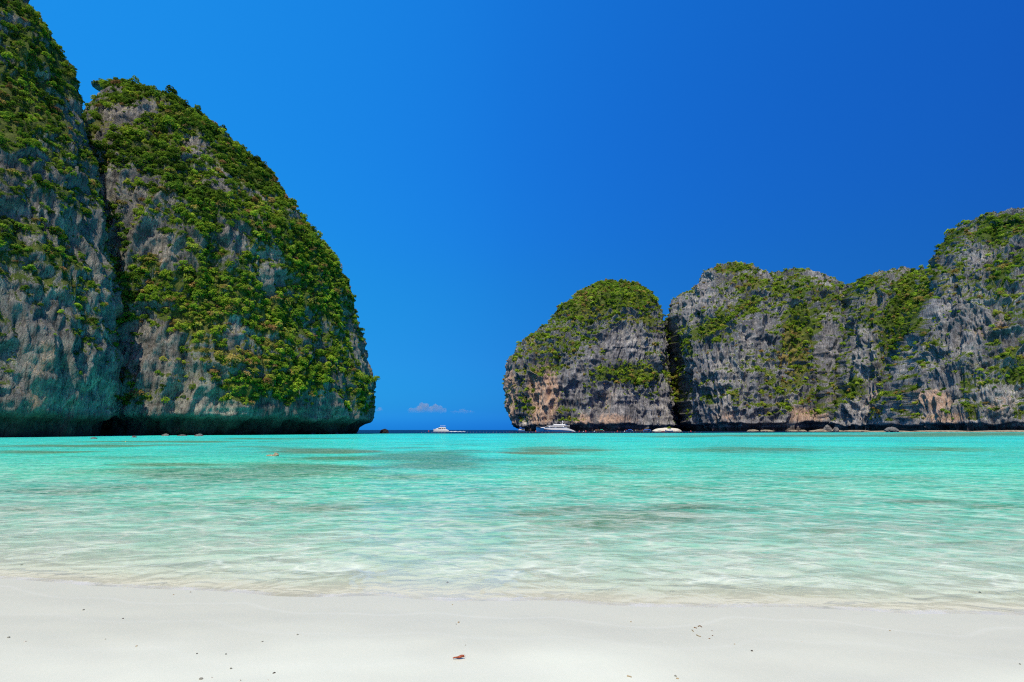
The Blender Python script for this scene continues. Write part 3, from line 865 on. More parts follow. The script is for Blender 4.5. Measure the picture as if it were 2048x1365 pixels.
TRUNKS = [trunk_mesh('trunk_mesh_%d' % k, 40 + k) for k in range(3)]
proto_col = bpy.data.collections.new('crown_prototypes')
for k, me in enumerate(SPECIES):
    me2 = me.copy(); me2.materials.append(MAT['leaf_inst'])
    ob = bpy.data.objects.new('crown_shape_%02d' % k, me2)
    proto_col.objects.link(ob)
    me.materials.append(MAT['leaf_obj'])

def gn_instancer():
    ng = bpy.data.node_groups.new('plant_scatter', 'GeometryNodeTree')
    ng.interface.new_socket('Geometry', in_out='INPUT', socket_type='NodeSocketGeometry')
    ng.interface.new_socket('Geometry', in_out='OUTPUT', socket_type='NodeSocketGeometry')
    gi = ng.nodes.new('NodeGroupInput'); go = ng.nodes.new('NodeGroupOutput')
    iop = ng.nodes.new('GeometryNodeInstanceOnPoints')
    ci = ng.nodes.new('GeometryNodeCollectionInfo')
    ci.inputs[0].default_value = proto_col
    ci.inputs['Separate Children'].default_value = True
    ci.inputs['Reset Children'].default_value = True
    def na(nm, typ):
        x = ng.nodes.new('GeometryNodeInputNamedAttribute'); x.data_type = typ
        x.inputs[0].default_value = nm
        return x.outputs[0]
    iop.inputs['Pick Instance'].default_value = True
    ng.links.new(gi.outputs[0], iop.inputs['Points'])
    ng.links.new(ci.outputs[0], iop.inputs['Instance'])
    ng.links.new(na('idx', 'INT'), iop.inputs['Instance Index'])
    ng.links.new(na('rot', 'FLOAT_VECTOR'), iop.inputs['Rotation'])
    ng.links.new(na('scl', 'FLOAT_VECTOR'), iop.inputs['Scale'])
    ng.links.new(iop.outputs[0], go.inputs[0])
    return ng

GN = gn_instancer()

def scatter(cliff, count, rmin, rmax, n_trees, tint_fn, spacing, seed):
    """plants rooted in the rock: the largest come back as single trees, the rest as one cover object"""
    r = np.random.default_rng(seed)
    C = CLIFFS[cliff]
    V, N, px, py = C['V'], C['N'], C['px'], C['py']
    seen = (px > -160) & (px < 2210) & (py > -160) & ((V[:, :2] * N[:, :2]).sum(1) + (V[:, 2] - EYE) * N[:, 2] < 0.30 * np.linalg.norm(V, axis=1))
    w = np.clip(C['green'] - 0.14, 0, 0.75) ** 1.3 * C['area'] * seen * (1 - 0.55 * C['dry'])
    w /= w.sum()
    pick = r.choice(len(V), size=count * 4, p=w)
    taken = {}
    out = []
    for i in pick:
        p = V[i]
        rad = rmin + (rmax - rmin) * r.random() ** 2.2
        rad *= 0.75 + 0.5 * min(C['green'][i], 1)
        if r.random() < 0.04: rad *= 1.55
        key = tuple((p / (spacing)).astype(int))
        if taken.get(key, 0) >= 2: continue
        taken[key] = taken.get(key, 0) + 1
        n = N[i]
        pos = p + n * rad * 0.10 - np.array([0, 0, 0.25 * rad])
        out.append((i, pos, rad, n))
        if len(out) >= count: break
    tn = fbm(np.array([o[1] for o in out]) / (rmax * 7), 3, 0.5, seed)
    plants = []
    for (i, pos, rad, n), q in zip(out, tn):
        tint = float(np.clip(tint_fn(px[i], py[i], C['tz'][i], C['dry'][i]) + 0.30 * q + r.normal() * 0.15, 0, 1))
        if r.random() < 0.08: tint = r.uniform(0.78, 1.0)
        lean = (-n[1] * 0.35 * r.random(), n[0] * 0.35 * r.random(), r.uniform(0, 6.28))
        plants.append(dict(pos=pos, rad=rad, tint=tint, rot=lean, px=float(px[i]), py=float(py[i]), idx=int(r.integers(len(SPECIES))), squash=r.uniform(0.85, 1.3)))
    # the ones that show largest and whose foot is not behind other rock stand alone
    order = sorted(range(len(plants)), key=lambda k: -plants[k]['rad'] / plants[k]['pos'][1])
    vis = [k for k in order if 0 < plants[k]['px'] < 2048 and 0 < plants[k]['py'] < 860][:n_trees]
    vs_ = set(vis)
    rest = [plants[k] for k in range(len(plants)) if k not in vs_]
    return [plants[k] for k in vis], rest

COVER = {}
TREES = []
def add_plants(cliff, *a, **k):
    tr, rest = scatter(cliff, *a, **k)
    for p in tr: p['cliff'] = cliff
    TREES.extend(tr); COVER[cliff] = rest

add_plants('near_cliff', 3200, 0.45, 1.4, 30, lambda x, y, t, d: 0.34 + 0.2 * sstep(0.55, 0.9, t), 1.1, 1)
add_plants('left_headland', 8500, 0.6, 2.0, 130,
           lambda x, y, t, d: 0.36 + 0.26 * math.exp(-((x - 470) / 150) ** 2 - ((y - 660) / 150) ** 2) + 0.15 * d - 0.06 * (y < 400), 1.25, 2)
add_plants('dome_cliff', 3900, 1.1, 3.6, 40, lambda x, y, t, d: 0.44 + 0.15 * d + 0.12 * math.exp(-((y - 750) / 40) ** 2), 2.8, 3)
add_plants('grey_cliff', 2300, 1.0, 3.4, 24, lambda x, y, t, d: 0.5 + 0.15 * d, 2.8, 4)
add_plants('saddle_cliff', 2800, 1.0, 3.6, 26, lambda x, y, t, d: 0.5 + 0.18 * d, 2.8, 5)
add_plants('middle_cliff', 1800, 0.9, 3.3, 20, lambda x, y, t, d: 0.46 + 0.15 * d, 2.6, 6)
add_plants('right_cliff', 2900, 0.8, 3.0, 28, lambda x, y, t, d: 0.48 + 0.15 * d, 2.3, 7)

COVER_LABEL = {
    'near_cliff': 'dark shrubs and creepers clinging to the shaded near left cliff',
    'left_headland': 'dense mixed shrubs covering the left headland',
    'dome_cliff': 'green shrubs on the crown and ledges of the dome cliff',
    'grey_cliff': 'shrubs on ledges of the grey limestone block beside the dome',
    'saddle_cliff': 'shrubs and grass tufts of the gully on the long grey wall',
    'middle_cliff': 'shrubs on the grey cliff left of the tall right cliff',
    'right_cliff': 'bright green shrubs scattered over the tall right cliff'}
for cname, pl in COVER.items():
    me = bpy.data.meshes.new(cname + '_shrubs')
    me.vertices.add(len(pl))
    me.vertices.foreach_set('co', np.array([p['pos'] for p in pl], np.float32).ravel())
    add_attr(me, 'idx', [p['idx'] for p in pl], 'INT')
    add_attr(me, 'rot', [p['rot'] for p in pl], 'FLOAT_VECTOR')
    add_attr(me, 'scl', [(p['rad'], p['rad'], p['rad'] * p['squash']) for p in pl], 'FLOAT_VECTOR')
    add_attr(me, 'tint', [p['tint'] for p in pl])
    o = link('cliff_shrubs', me)
    me.materials.append(MAT['leaf_inst'])
    md = o.modifiers.new('scatter', 'NODES'); md.node_group = GN
    tag(o, COVER_LABEL[cname], None, None, 'stuff')

SHADE = [(0.22, 'dark green'), (0.42, 'mid green'), (0.60, 'fresh green'), (0.76, 'yellow green'), (0.9, 'olive brown'), (1.01, 'rust brown')]
WHERE = {
    'near_cliff': lambda p: 'on the sunlit brow of the near left cliff' if p['py'] < 330 else 'on the shaded face of the near left cliff',
    'left_headland': lambda p: ('on the left headland ridge' if p['py'] < 330 else 'high on the left headland' if p['py'] < 500 else
                                'halfway up the left headland' if p['py'] < 720 else 'low on the left headland') + (', seaward side' if p['px'] > 560 else ', inner side' if p['px'] < 380 else ''),
    'dome_cliff': lambda p: 'on the crown of the dome cliff' if p['py'] < 680 else 'on the ledges of the dome cliff face',
    'grey_cliff': lambda p: 'high on the grey block beside the dome' if p['py'] < 690 else 'low on the grey block beside the dome',
    'saddle_cliff': lambda p: 'above the yellow grass gully' if p['py'] < 680 else 'around and below the yellow grass gully',
    'middle_cliff': lambda p: 'high on the cliff beside the tall right one' if p['py'] < 680 else 'low on the cliff beside the tall right one',
    'right_cliff': lambda p: 'near the top of the tall right cliff' if p['py'] < 560 else 'halfway up the tall right cliff' if p['py'] < 730 else 'low on the tall right cliff'}
ORD = ['leftmost', 'second from left', 'third from left', 'fourth from left', 'fifth from left', 'sixth from left', 'seventh from left', 'eighth from left',
       'ninth from left', 'tenth from left', 'eleventh from left', 'twelfth from left', 'thirteenth from left', 'fourteenth from left', 'fifteenth from left',
       'sixteenth from left', 'seventeenth from left', 'eighteenth from left', 'nineteenth from left', 'twentieth from left']
GROUPS = {}
ORD += ['twenty%s from left' % w for w in ('-first', '-second', '-third', '-fourth', '-fifth', '-sixth', '-seventh', '-eighth', '-ninth')] + ['thirtieth from left']
for p in TREES:
    p['shade'] = next(s for lim, s in SHADE if p['tint'] < lim)
    p['where'] = WHERE[p['cliff']](p)
    GROUPS.setdefault((p['shade'], p['where']), []).append(p)
for (shade, where), members in GROUPS.items():
    members.sort(key=lambda p: p['px'])
    for k, p in enumerate(members):
        p['label'] = shade + ' tree ' + where if len(members) == 1 else '%s tree, %s, %s' % (shade, ORD[min(k, len(ORD) - 1)] if k < len(members) - 1 else 'rightmost', where)
for k, p in enumerate(TREES):
    e = empty('cliff_tree', p['pos'], 0)
    e.rotation_euler = p['rot']
    e.scale = (p['rad'], p['rad'], p['rad'] * p['squash'])
    tag(e, p['label'], 'tree', p['shade'] + ' trees ' + p['where'])
    c = link('crown', SPECIES[p['idx']], None, e)
    c.color = leaf_colour(p['tint'])
    link('trunk', TRUNKS[k % 3], MAT['bark'], e)

# ------------------------------------------------------------------ mesh builder for made things
class MB:
    def __init__(self): self.v = []; self.f = []
    def quad(self, *idx): self.f.append(tuple(idx))
    def box(self, x0, x1, y0, y1, z0, z1, dx0=0, dx1=0, dy=0):
        """box whose top may be drawn in at each end (dx0, dx1) and at the sides (dy)"""
        k = len(self.v)
        self.v += [(x0, y0, z0), (x1, y0, z0), (x1, y1, z0), (x0, y1, z0),
                   (x0 + dx0, y0 + dy, z1), (x1 - dx1, y0 + dy, z1), (x1 - dx1, y1 - dy, z1), (x0 + dx0, y1 - dy, z1)]
        for q in ((0, 3, 2, 1), (4, 5, 6, 7), (0, 1, 5, 4), (1, 2, 6, 5), (2, 3, 7, 6), (3, 0, 4, 7)):
            self.f.append(tuple(k + i for i in q))
        return self
    def loft(self, secs, closed=True, caps=True):
        k = len(self.v); n = len(secs[0])
        for s_ in secs: self.v += [tuple(p) for p in s_]
        for i in range(len(secs) - 1):
            for j in range(n if closed else n - 1):
                a, b = k + i * n + j, k + i * n + (j + 1) % n
                self.f.append((a, b, b + n, a + n))
        if caps:
            self.f.append(tuple(k + j for j in range(n))[::-1])
            self.f.append(tuple(k + (len(secs) - 1) * n + j for j in range(n)))
        return self
    def tube(self, p0, p1, r0, r1=None, n=8):
        r1 = r0 if r1 is None else r1
        p0, p1 = Vector(p0), Vector(p1)
        ax = (p1 - p0).normalized()
        t1 = ax.cross(Vector((0.31, 0.2, 0.93)))
        if t1.length < 1e-3: t1 = ax.cross(Vector((1, 0, 0)))
        t1.normalize(); t2 = ax.cross(t1)
        ring = lambda p, r: [p + (t1 * math.cos(2 * math.pi * j / n) + t2 * math.sin(2 * math.pi * j / n)) * r for j in range(n)]
        return self.loft([ring(p0, r0), ring(p1, r1)])
    def ball(self, c, r, sx=1, sy=1, sz=1, nu=10, nv=7):
        secs = []
        for i in range(nv):
            a = math.pi * (i + 0.25) / (nv - 0.5)
            secs.append([(c[0] + sx * r * math.sin(a) * math.cos(2 * math.pi * j / nu), c[1] + sy * r * math.sin(a) * math.sin(2 * math.pi * j / nu), c[2] - sz * r * math.cos(a)) for j in range(nu)])
        return self.loft(secs)
    def build(self, name, mat, parent=None, loc=None, smooth=False):
        me = bpy.data.meshes.new(name)
        me.from_pydata([tuple(p) for p in self.v], [], self.f)
        me.update()
        if smooth: me.polygons.foreach_set('use_smooth', [True] * len(me.polygons))
        return link(name, me, mat, parent, loc)

M_WHITE = paint('white_gelcoat', (0.80, 0.79, 0.75), 0.25)
M_BLUEHULL = paint('blue_hull', (0.02, 0.17, 0.42), 0.25)
M_GLASS = paint('dark_window', (0.015, 0.02, 0.03), 0.08)
M_GREY = paint('grey_metal', (0.42, 0.43, 0.44), 0.4)
M_BLUE = paint('blue_canvas', (0.015, 0.12, 0.50), 0.8)
M_GREEN = paint('green_canvas', (0.03, 0.42, 0.28), 0.8)
M_WOOD = paint('boat_wood', (0.16, 0.075, 0.035), 0.6)
M_RED = paint('red_plastic', (0.62, 0.05, 0.035), 0.45)
M_ORANGE = paint('orange_cloth', (0.75, 0.20, 0.03), 0.8)
M_YELLOW = paint('pale_yellow_float', (0.62, 0.50, 0.18), 0.6)
M_PALE = paint('white_float', (0.70, 0.72, 0.72), 0.5)
M_ROPE = paint('rope', (0.25, 0.22, 0.15), 0.9)
M_SKIN = paint('skin', (0.42, 0.22, 0.14), 0.6)

def hull_sections(stations, z_keel=-0.8):
    """stations: x, half beam at the water, half beam at the deck, deck height"""
    secs = []
    for x, w, d, z in stations:
        half = [(0.0, z_keel), (w * 0.75, z_keel * 0.6), (w, 0.15), (w + (d - w) * 0.55, z * 0.5), (d, z)]
        secs.append([(x, -a, b) for a, b in half[::-1]] + [(x, a, b) for a, b in half[1:]])
    return secs

def at(px, Y, z=0.0):
    x = unproj(px, HORIZON, Y)[0]
    return (x, Y, z)

# ---- large yacht moored under the dome cliff
yt = empty('motor_yacht', at(1111, 590), 0)
tag(yt, 'long white and blue luxury yacht moored below the dome cliff', 'yacht')
MB().loft(hull_sections([(-21.9, 0.02, 0.12, 4.7), (-20.2, 0.05, 0.9, 4.6), (-17.5, 0.9, 2.2, 4.4), (-12, 2.5, 3.5, 4.0), (-4, 3.6, 4.1, 3.5), (6, 3.8, 4.1, 3.1), (14, 3.7, 3.9, 2.9), (18.5, 3.5, 3.6, 1.6)])).build('hull', M_BLUEHULL, yt, smooth=False)
bul = MB()
for sgn in (-1, 1):
    bul.loft([[(-13.5, sgn * 3.40, 3.0), (-13.5, sgn * 3.62, 3.0), (-13.5, sgn * 3.62, 3.5), (-13.5, sgn * 3.40, 3.5)],
              [(-5, sgn * 4.00, 2.1), (-5, sgn * 4.22, 2.1), (-5, sgn * 4.22, 4.0), (-5, sgn * 4.0, 4.0)],
              [(6, sgn * 4.05, 1.9), (6, sgn * 4.28, 1.9), (6, sgn * 4.28, 4.1), (6, sgn * 4.05, 4.1)],
              [(14.5, sgn * 3.9, 1.3), (14.5, sgn * 4.12, 1.3), (14.5, sgn * 4.12, 3.6), (14.5, sgn * 3.9, 3.6)],
              [(20.5, sgn * 3.5, 0.6), (20.5, sgn * 3.7, 0.6), (20.5, sgn * 3.7, 1.3), (20.5, sgn * 3.5, 1.3)]])
bul.build('bulwark', M_WHITE, yt)
MB().box(-17.5, -3, -2.6, 2.6, 4.2, 5.0, 2.4, 0.2, 0.25).build('foredeck_house', M_WHITE, yt)
mh = MB().box(-9, 13.5, -3.3, 3.3, 3.0, 5.1, 2.2, 0.6, 0.15).build('main_deck_house', M_WHITE, yt)
for sgn in (-1, 1):
    y0, y1 = sorted((sgn * 3.24, sgn * 3.36))
    MB().box(-6.5, -1.0, y0, y1, 3.95, 4.65, 0.9, 0.4, 0).build('window', M_GLASS, mh)
    MB().box(0.2, 9.5, y0, y1, 3.95, 4.75, 1.4, 2.2, 0).build('window', M_GLASS, mh)
MB().box(-12.5, 16.0, -3.75, 3.75, 5.1, 5.38, 0.6, 0.2, 0.1).build('upper_deck', M_WHITE, yt)
uh = MB().box(-8.5, 9.5, -2.9, 2.9, 5.38, 6.9, 2.6, 0.8, 0.2).build('upper_deck_house', M_WHITE, yt)
for sgn in (-1, 1):
    y0, y1 = sorted((sgn * 2.80, sgn * 2.93))
    MB().box(-6.6, 8.2, y0, y1, 5.75, 6.45, 1.2, 0.6, 0).build('window', M_GLASS, uh)
MB().box(-9.4, -6.4, -2.2, 2.2, 5.8, 6.5, 1.4, 0.2, 0.1).build('windscreen', M_GLASS, uh)
MB().box(-10.5, 16.0, -3.4, 3.4, 6.9, 7.15, 1.2, 0.3, 0.1).build('sun_deck', M_WHITE, yt)
MB().box(-3.5, 11.5, -2.6, 2.6, 7.15, 8.3, 2.2, 1.0, 0.3).build('flybridge', M_WHITE, yt)
mast = MB()
for sgn in (-1, 1): mast.tube((7.6, sgn * 1.7, 8.2), (8.6, sgn * 0.8, 10.6), 0.28, 0.2)
mast.box(7.6, 9.4, -1.2, 1.2, 10.5, 10.8)
mast.tube((8.4, 0, 10.8), (8.7, 0, 12.8), 0.12, 0.06)
mo = mast.build('mast', M_WHITE, yt)
for yy in (-1.0, 1.0): MB().ball((8.3, yy, 11.3), 0.62).build('radar_dome', M_WHITE, mo, smooth=True)
MB().box(10, 13, -1.2, 1.2, 7.2, 7.7).build('tender_cover', M_BLUE, yt)
st = MB()
for k in range(5): st.box(14.6 + k * 1.2, 15.8 + k * 1.2, -3.2, 3.2, 0.5, 3.2 - k * 0.55)
st.build('stern_stairs', M_WHITE, yt)
MB().box(13.5, 22.2, -3.55, 3.55, 0.15, 0.45, 0, 0.3, 0.1).build('swim_platform', M_WHITE, yt)
rail = MB()
for sgn in (-1, 1):
    pts = [(-21.4, sgn * 0.3, 5.6), (-17, sgn * 2.2, 5.4), (-12.4, sgn * 3.4, 5.1)]
    for a, b in zip(pts, pts[1:]): rail.tube(a, b, 0.05, 0.05, 5)
    for p in pts: rail.tube((p[0], p[1], p[2] - 1.1), p, 0.04, 0.04, 5)
rail.build('railing', M_GREY, yt)

# ---- white power catamaran crossing the bay mouth
bt = empty('power_catamaran', at(882.5, 595), 0)
tag(bt, 'white two storey power boat under way across the bay mouth', 'boat')
for sgn in (-1, 1):
    MB().loft([[(a, sgn * 2.6 + b, c) for a, b, c in sec] for sec in hull_sections([(-8.4, 0.1, 0.5, 2.9), (-7.8, 0.5, 0.95, 2.9), (-4, 0.9, 1.1, 2.75), (3, 1.0, 1.1, 2.4), (7.4, 0.95, 1.0, 2.0), (8.4, 0.9, 0.9, 1.2)])]).build('hull', M_WHITE, bt)
MB().box(-7.9, 7.4, -3.2, 3.2, 1.5, 2.75, 0.4, 1.0, 0).build('bridge_deck', M_WHITE, bt)
cb = MB().box(-6.8, 5.4, -3.0, 3.0, 2.75, 4.25, 3.6, 0.4, 0.25).build('cabin', M_WHITE, bt)
for sgn in (-1, 1):
    y0, y1 = sorted((sgn * 2.88, sgn * 3.02))
    MB().box(-3.8, 0.6, y0, y1, 3.0, 3.85, 1.3, 0.1, 0).build('window', M_GLASS, cb)
    MB().box(1.0, 2.9, y0, y1, 3.0, 3.85).build('window', M_GLASS, cb)
    MB().box(3.3, 4.8, y0, y1, 3.0, 3.85).build('window', M_GLASS, cb)
MB().box(-2.6, 5.6, -2.7, 2.7, 4.25, 4.85, 0.8, 0.1, 0.1).build('flybridge', M_WHITE, bt)
for xx in (-0.3, 4.6):
    for sgn in (-1, 1): MB().tube((xx, sgn * 2.2, 4.8), (xx - 0.3, sgn * 2.1, 6.35), 0.07).build('post', M_GREY, bt)
MB().box(-1.0, 5.0, -2.5, 2.5, 6.3, 6.55, 0.2, 0.2, 0.1).build('hardtop', M_WHITE, bt)
MB().box(0.2, 1.4, -0.9, 0.9, 4.85, 5.6, 0.3, 0, 0).build('helm_seat', M_WHITE, bt)

# its wake
def foam_strip(px0, px1, Y, w, h, seed):
    r = np.random.default_rng(seed)
    x0, x1 = at(px0, Y)[0], at(px1, Y)[0]
    n = 90; m = 9
    V = []
    for i in range(n):
        t = i / (n - 1); x = x0 + (x1 - x0) * t
        for j in range(m):
            v = j / (m - 1) * 2 - 1
            env = math.sin(math.pi * min(1, t * 1.2 + 0.1)) * (1 - v * v)
            bump_ = 0.35 + 0.65 * abs(math.sin(t * 17 + seed)) * abs(math.sin(t * 5.3 + 1))
            V.append((x, Y + 1.5 * t + v * w * (0.6 + 0.6 * t), 0.012 + max(0, h * env * bump_ * r.uniform(0.3, 1.0)) - 0.02 * (1 - env)))
    me = mesh_np('wake', np.array(V), grid_faces(n, m))
    return me
t_ = NT('foam')
MAT['foam'] = t_.out(t_.principled(t_.mix(t_.noise(t_.coord(), 2.2, 4), (0.60, 0.66, 0.66), (0.86, 0.86, 0.82)), 0.8, None, 0.2))
tag(link('boat_wake', foam_strip(897, 945, 596, 1.4, 0.95, 3), MAT['foam']), 'white foaming wake trailing behind the white power boat', None, None, 'stuff')

# ---- small blue and white tour boat at the foot of the dome
tb = empty('tour_boat', at(1042, 640), R(8))
tag(tb, 'small blue and white tour boat with blue canopy left of the yacht', 'boat')
MB().loft(hull_sections([(-5.0, 0.05, 0.2, 2.1), (-4.2, 0.6, 1.2, 1.9), (-1.5, 1.3, 1.6, 1.6), (3.0, 1.4, 1.6, 1.5), (4.8, 1.3, 1.5, 1.5)], -0.5)).build('hull', M_BLUEHULL, tb)
MB().box(-3.6, 4.4, -1.5, 1.5, 1.6, 2.0).build('gunwale', M_WHITE, tb)
cb2 = MB().box(-2.8, 0.2, -1.2, 1.2, 2.0, 3.6, 0.7, 0.1, 0.1).build('wheelhouse', M_WHITE, tb)
MB().box(-2.5, -0.1, -1.24, 1.24, 2.7, 3.25, 0.4, 0.1, 0.03).build('window', M_GLASS, cb2)
for xx in (0.6, 4.1):
    for sgn in (-1, 1): MB().tube((xx, sgn * 1.3, 2.0), (xx, sgn * 1.3, 3.9), 0.05).build('post', M_GREY, tb)
MB().box(-2.4, 4.6, -1.6, 1.6, 3.85, 4.15, 0.2, 0.2, 0.15).build('canopy', M_BLUE, tb)
MB().box(-1.6, 0.6, -0.9, 0.9, 4.15, 5.1, 0.4, 0.2, 0.1).build('top_seat', M_BLUE, tb)

# ---- long wooden boats on the shore below the cliffs
def longtail(px, Y, L, label, canopy_mat, hull_mat, ribbon, rz, canopy_x=(-0.12, 0.3)):
    e = empty('longtail_boat', at(px, Y), rz)
    tag(e, label, 'boat', 'wooden boats moored at the foot of the cliffs')
    h = L / 2
    secs = hull_sections([(-h, 0.03, 0.10, 2.3), (-h * 0.86, 0.12, 0.35, 1.55), (-h * 0.6, 0.5, 0.8, 1.05), (-h * 0.1, 0.85, 1.05, 0.85), (h * 0.5, 0.85, 1.05, 0.85), (h * 0.92, 0.6, 0.8, 1.0), (h, 0.45, 0.6, 1.1)], -0.35)
    MB().loft(secs).build('hull', hull_mat, e)
    rb = MB(); rb.tube((-h * 0.99, 0, 1.5), (-h * 1.0, 0, 2.6), 0.28, 0.2, 7); rb.tube((-h * 0.985, 0.1, 0.5), (-h * 0.99, 0.05, 1.6), 0.16, 0.26, 6)
    rb.build('prow_ribbon', ribbon, e)
    x0, x1 = canopy_x[0] * L, canopy_x[1] * L
    for xx in (x0 + 0.2, x1 - 0.2):
        for sgn in (-1, 1): MB().tube((xx, sgn * 0.9, 0.8), (xx, sgn * 0.9, 2.35), 0.04).build('post', M_WOOD, e)
    secs = [[(x, y, 2.3 + 0.35 * (1 - (y / 1.15) ** 2)) for y in np.linspace(-1.15, 1.15, 7)] + [(x, y, 2.22 + 0.35 * (1 - (y / 1.15) ** 2)) for y in np.linspace(1.15, -1.15, 7)] for x in (x0, (x0 + x1) / 2, x1)]
    MB().loft(secs).build('canopy', canopy_mat, e)
    MB().tube((h * 0.9, 0, 1.3), (h * 1.35, 0.1, -0.1), 0.05).build('propeller_shaft', M_GREY, e)
    MB().box(h * 0.7, h * 0.92, -0.3, 0.3, 0.9, 1.5).build('engine', M_GREY, e)
    return e

longtail(1200, 640, 10.0, 'dark wooden boat with green canopy and orange prow ribbon under the dome', M_GREEN, M_WOOD, M_ORANGE, R(6), (0.02, 0.34))
longtail(1259, 668, 9.0, 'wooden boat with bright blue canopy nearest the orange ribboned boat', M_BLUE, M_BLUEHULL, M_RED, R(-14), (-0.2, 0.34))
longtail(1294, 674, 11.0, 'long boat under a low blue canopy left of the sand bank', M_BLUE, M_BLUEHULL, M_ORANGE, R(4), (-0.35, 0.40))
longtail(1338, 655, 9.5, 'dark blue boat drawn up in front of the pale sand bank', M_BLUE, M_BLUEHULL, M_RED, R(-4), (0.0, 0.25))
ky = empty('kayak', at(1326, 652), R(3))
tag(ky, 'red kayak lying at the water edge of the sand bank', 'kayak')
MB().loft([[(x, math.cos(a) * w, 0.25 + math.sin(a) * w * 0.7) for a in np.linspace(0, 2 * math.pi, 9)[:-1]] for x, w in ((-2.6, 0.04), (-1.8, 0.34), (-0.5, 0.5), (0.5, 0.5), (1.8, 0.34), (2.6, 0.04))]).build('hull', M_RED, ky)
MB().box(-0.5, 0.5, -0.3, 0.3, 0.5, 0.68).build('seat', M_GLASS, ky)

# ---- pale sand bank in the cleft between the dome and the grey cliff
def lump(name, seed, sx, sy, sz, rough=0.25, freq=1.2, sub=4, flat_base=True):
    import bmesh
    bm = bmesh.new()
    bmesh.ops.create_icosphere(bm, subdivisions=sub, radius=1.0)
    co = np.array([v.co[:] for v in bm.verts])
    n = fbm(co * freq + seed * 3.7, 4, 0.55, seed) + 0.6 * (ridged(co * freq * 1.7 + seed, 2, 0.5, seed + 2) - 0.6)
    co = co * (1 + rough * n)[:, None] * np.array([sx, sy, sz])
    if flat_base: co[:, 2] = np.maximum(co[:, 2], -0.35 * sz)
    for v, c in zip(bm.verts, co): v.co = c
    me = bpy.data.meshes.new(name); bm.to_mesh(me); bm.free()
    me.polygons.foreach_set('use_smooth', [False] * len(me.polygons))
    return me

def stone_material(name, c0, c1, scale, dark=(0.05, 0.045, 0.04)):
    t = NT(name)
    co = t.coord()
    n = t.noise(co, scale, 6, 0.65)
    c = t.ramp(n, [(0.3, c0), (0.65, c1)])
    ck = t.ramp(t.voro(co, scale * 1.5, 'DISTANCE_TO_EDGE'), [(0.0, 1.0), (0.06, 0.0)])
    c = t.mix(t.math('MULTIPLY', ck, 0.4), c, dark)
    return t.out(t.principled(c, 0.9, t.bump(n, 0.9, 0.4 / scale), 0.2))

M_BANK = stone_material('pale_bank_sand', (0.55, 0.48, 0.36), (0.72, 0.67, 0.55), 0.5, (0.4, 0.33, 0.24))
M_LEDGE = stone_material('tan_ledge_rock', (0.17, 0.13, 0.085), (0.40, 0.32, 0.21), 0.6)
M_BOULDER = stone_material('grey_boulder_rock', (0.08, 0.076, 0.07), (0.24, 0.225, 0.20), 0.7)
M_DARKROCK = stone_material('dark_wet_rock', (0.010, 0.010, 0.010), (0.03, 0.028, 0.026), 0.9)
M_CORAL = stone_material('bleached_coral_rock', (0.22, 0.16, 0.085), (0.50, 0.41, 0.27), 9.0)
tag(link('sand_bank', lump('sand_bank', 4, 19, 8, 4.6, 0.14, 1.0), M_BANK, None, at(1335, 674, 0.1)), 'pale sand bank below the cleft beside the dome cliff', None, None, 'structure')
bsh = empty('shrub', at(1339, 671, 3.4)); bsh.scale = (3.2, 3.2, 2.6)
tag(bsh, 'round bright green shrub on top of the pale sand bank', 'shrub')
c_ = link('crown', SPECIES[2], None, bsh); c_.color = (0.30, 0.42, 0.03, 1)
link('trunk', TRUNKS[0], MAT['bark'], bsh)

# ---- people on and beside the bank
def person_mesh():
    vs_, es, rad = [], [], []
    def add(p, r, parent=None):
        vs_.append(p); rad.append(r)
        if parent is not None: es.append((parent, len(vs_) - 1))
        return len(vs_) - 1
    pel = add((0, 0, 0.95), 0.15)
    ch = add((0, 0, 1.22), 0.15, pel); nk = add((0, 0, 1.48), 0.07, ch); hd = add((0, 0.01, 1.62), 0.10, nk); add((0, 0, 1.72), 0.07, hd)
    for s_ in (-1, 1):
        hp = add((0.10 * s_, 0, 0.88), 0.095, pel); kn = add((0.12 * s_, -0.03, 0.48), 0.065, hp); an = add((0.13 * s_, 0.02, 0.08), 0.045, kn); add((0.14 * s_, -0.14, 0.03), 0.035, an)
        sh = add((0.19 * s_, 0, 1.38), 0.07, ch); el = add((0.27 * s_, 0.03, 1.10), 0.045, sh); wr = add((0.26 * s_, -0.10, 0.88), 0.034, el); add((0.25 * s_, -0.16, 0.80), 0.03, wr)
    me = bpy.data.meshes.new('person_skeleton')
    me.from_pydata(vs_, es, []); me.update()
    o = bpy.data.objects.new('person_tmp', me); COL.objects.link(o)
    sk = o.modifiers.new('skin', 'SKIN')
    for i, r in enumerate(rad): me.skin_vertices[0].data[i].radius = (r, r)
    me.skin_vertices[0].data[0].use_root = True
    o.modifiers.new('sub', 'SUBSURF').levels = 1
    dg = bpy.context.evaluated_depsgraph_get()
    out = bpy.data.meshes.new_from_object(o.evaluated_get(dg))
    bpy.data.objects.remove(o)
    out.materials.clear()
    return out

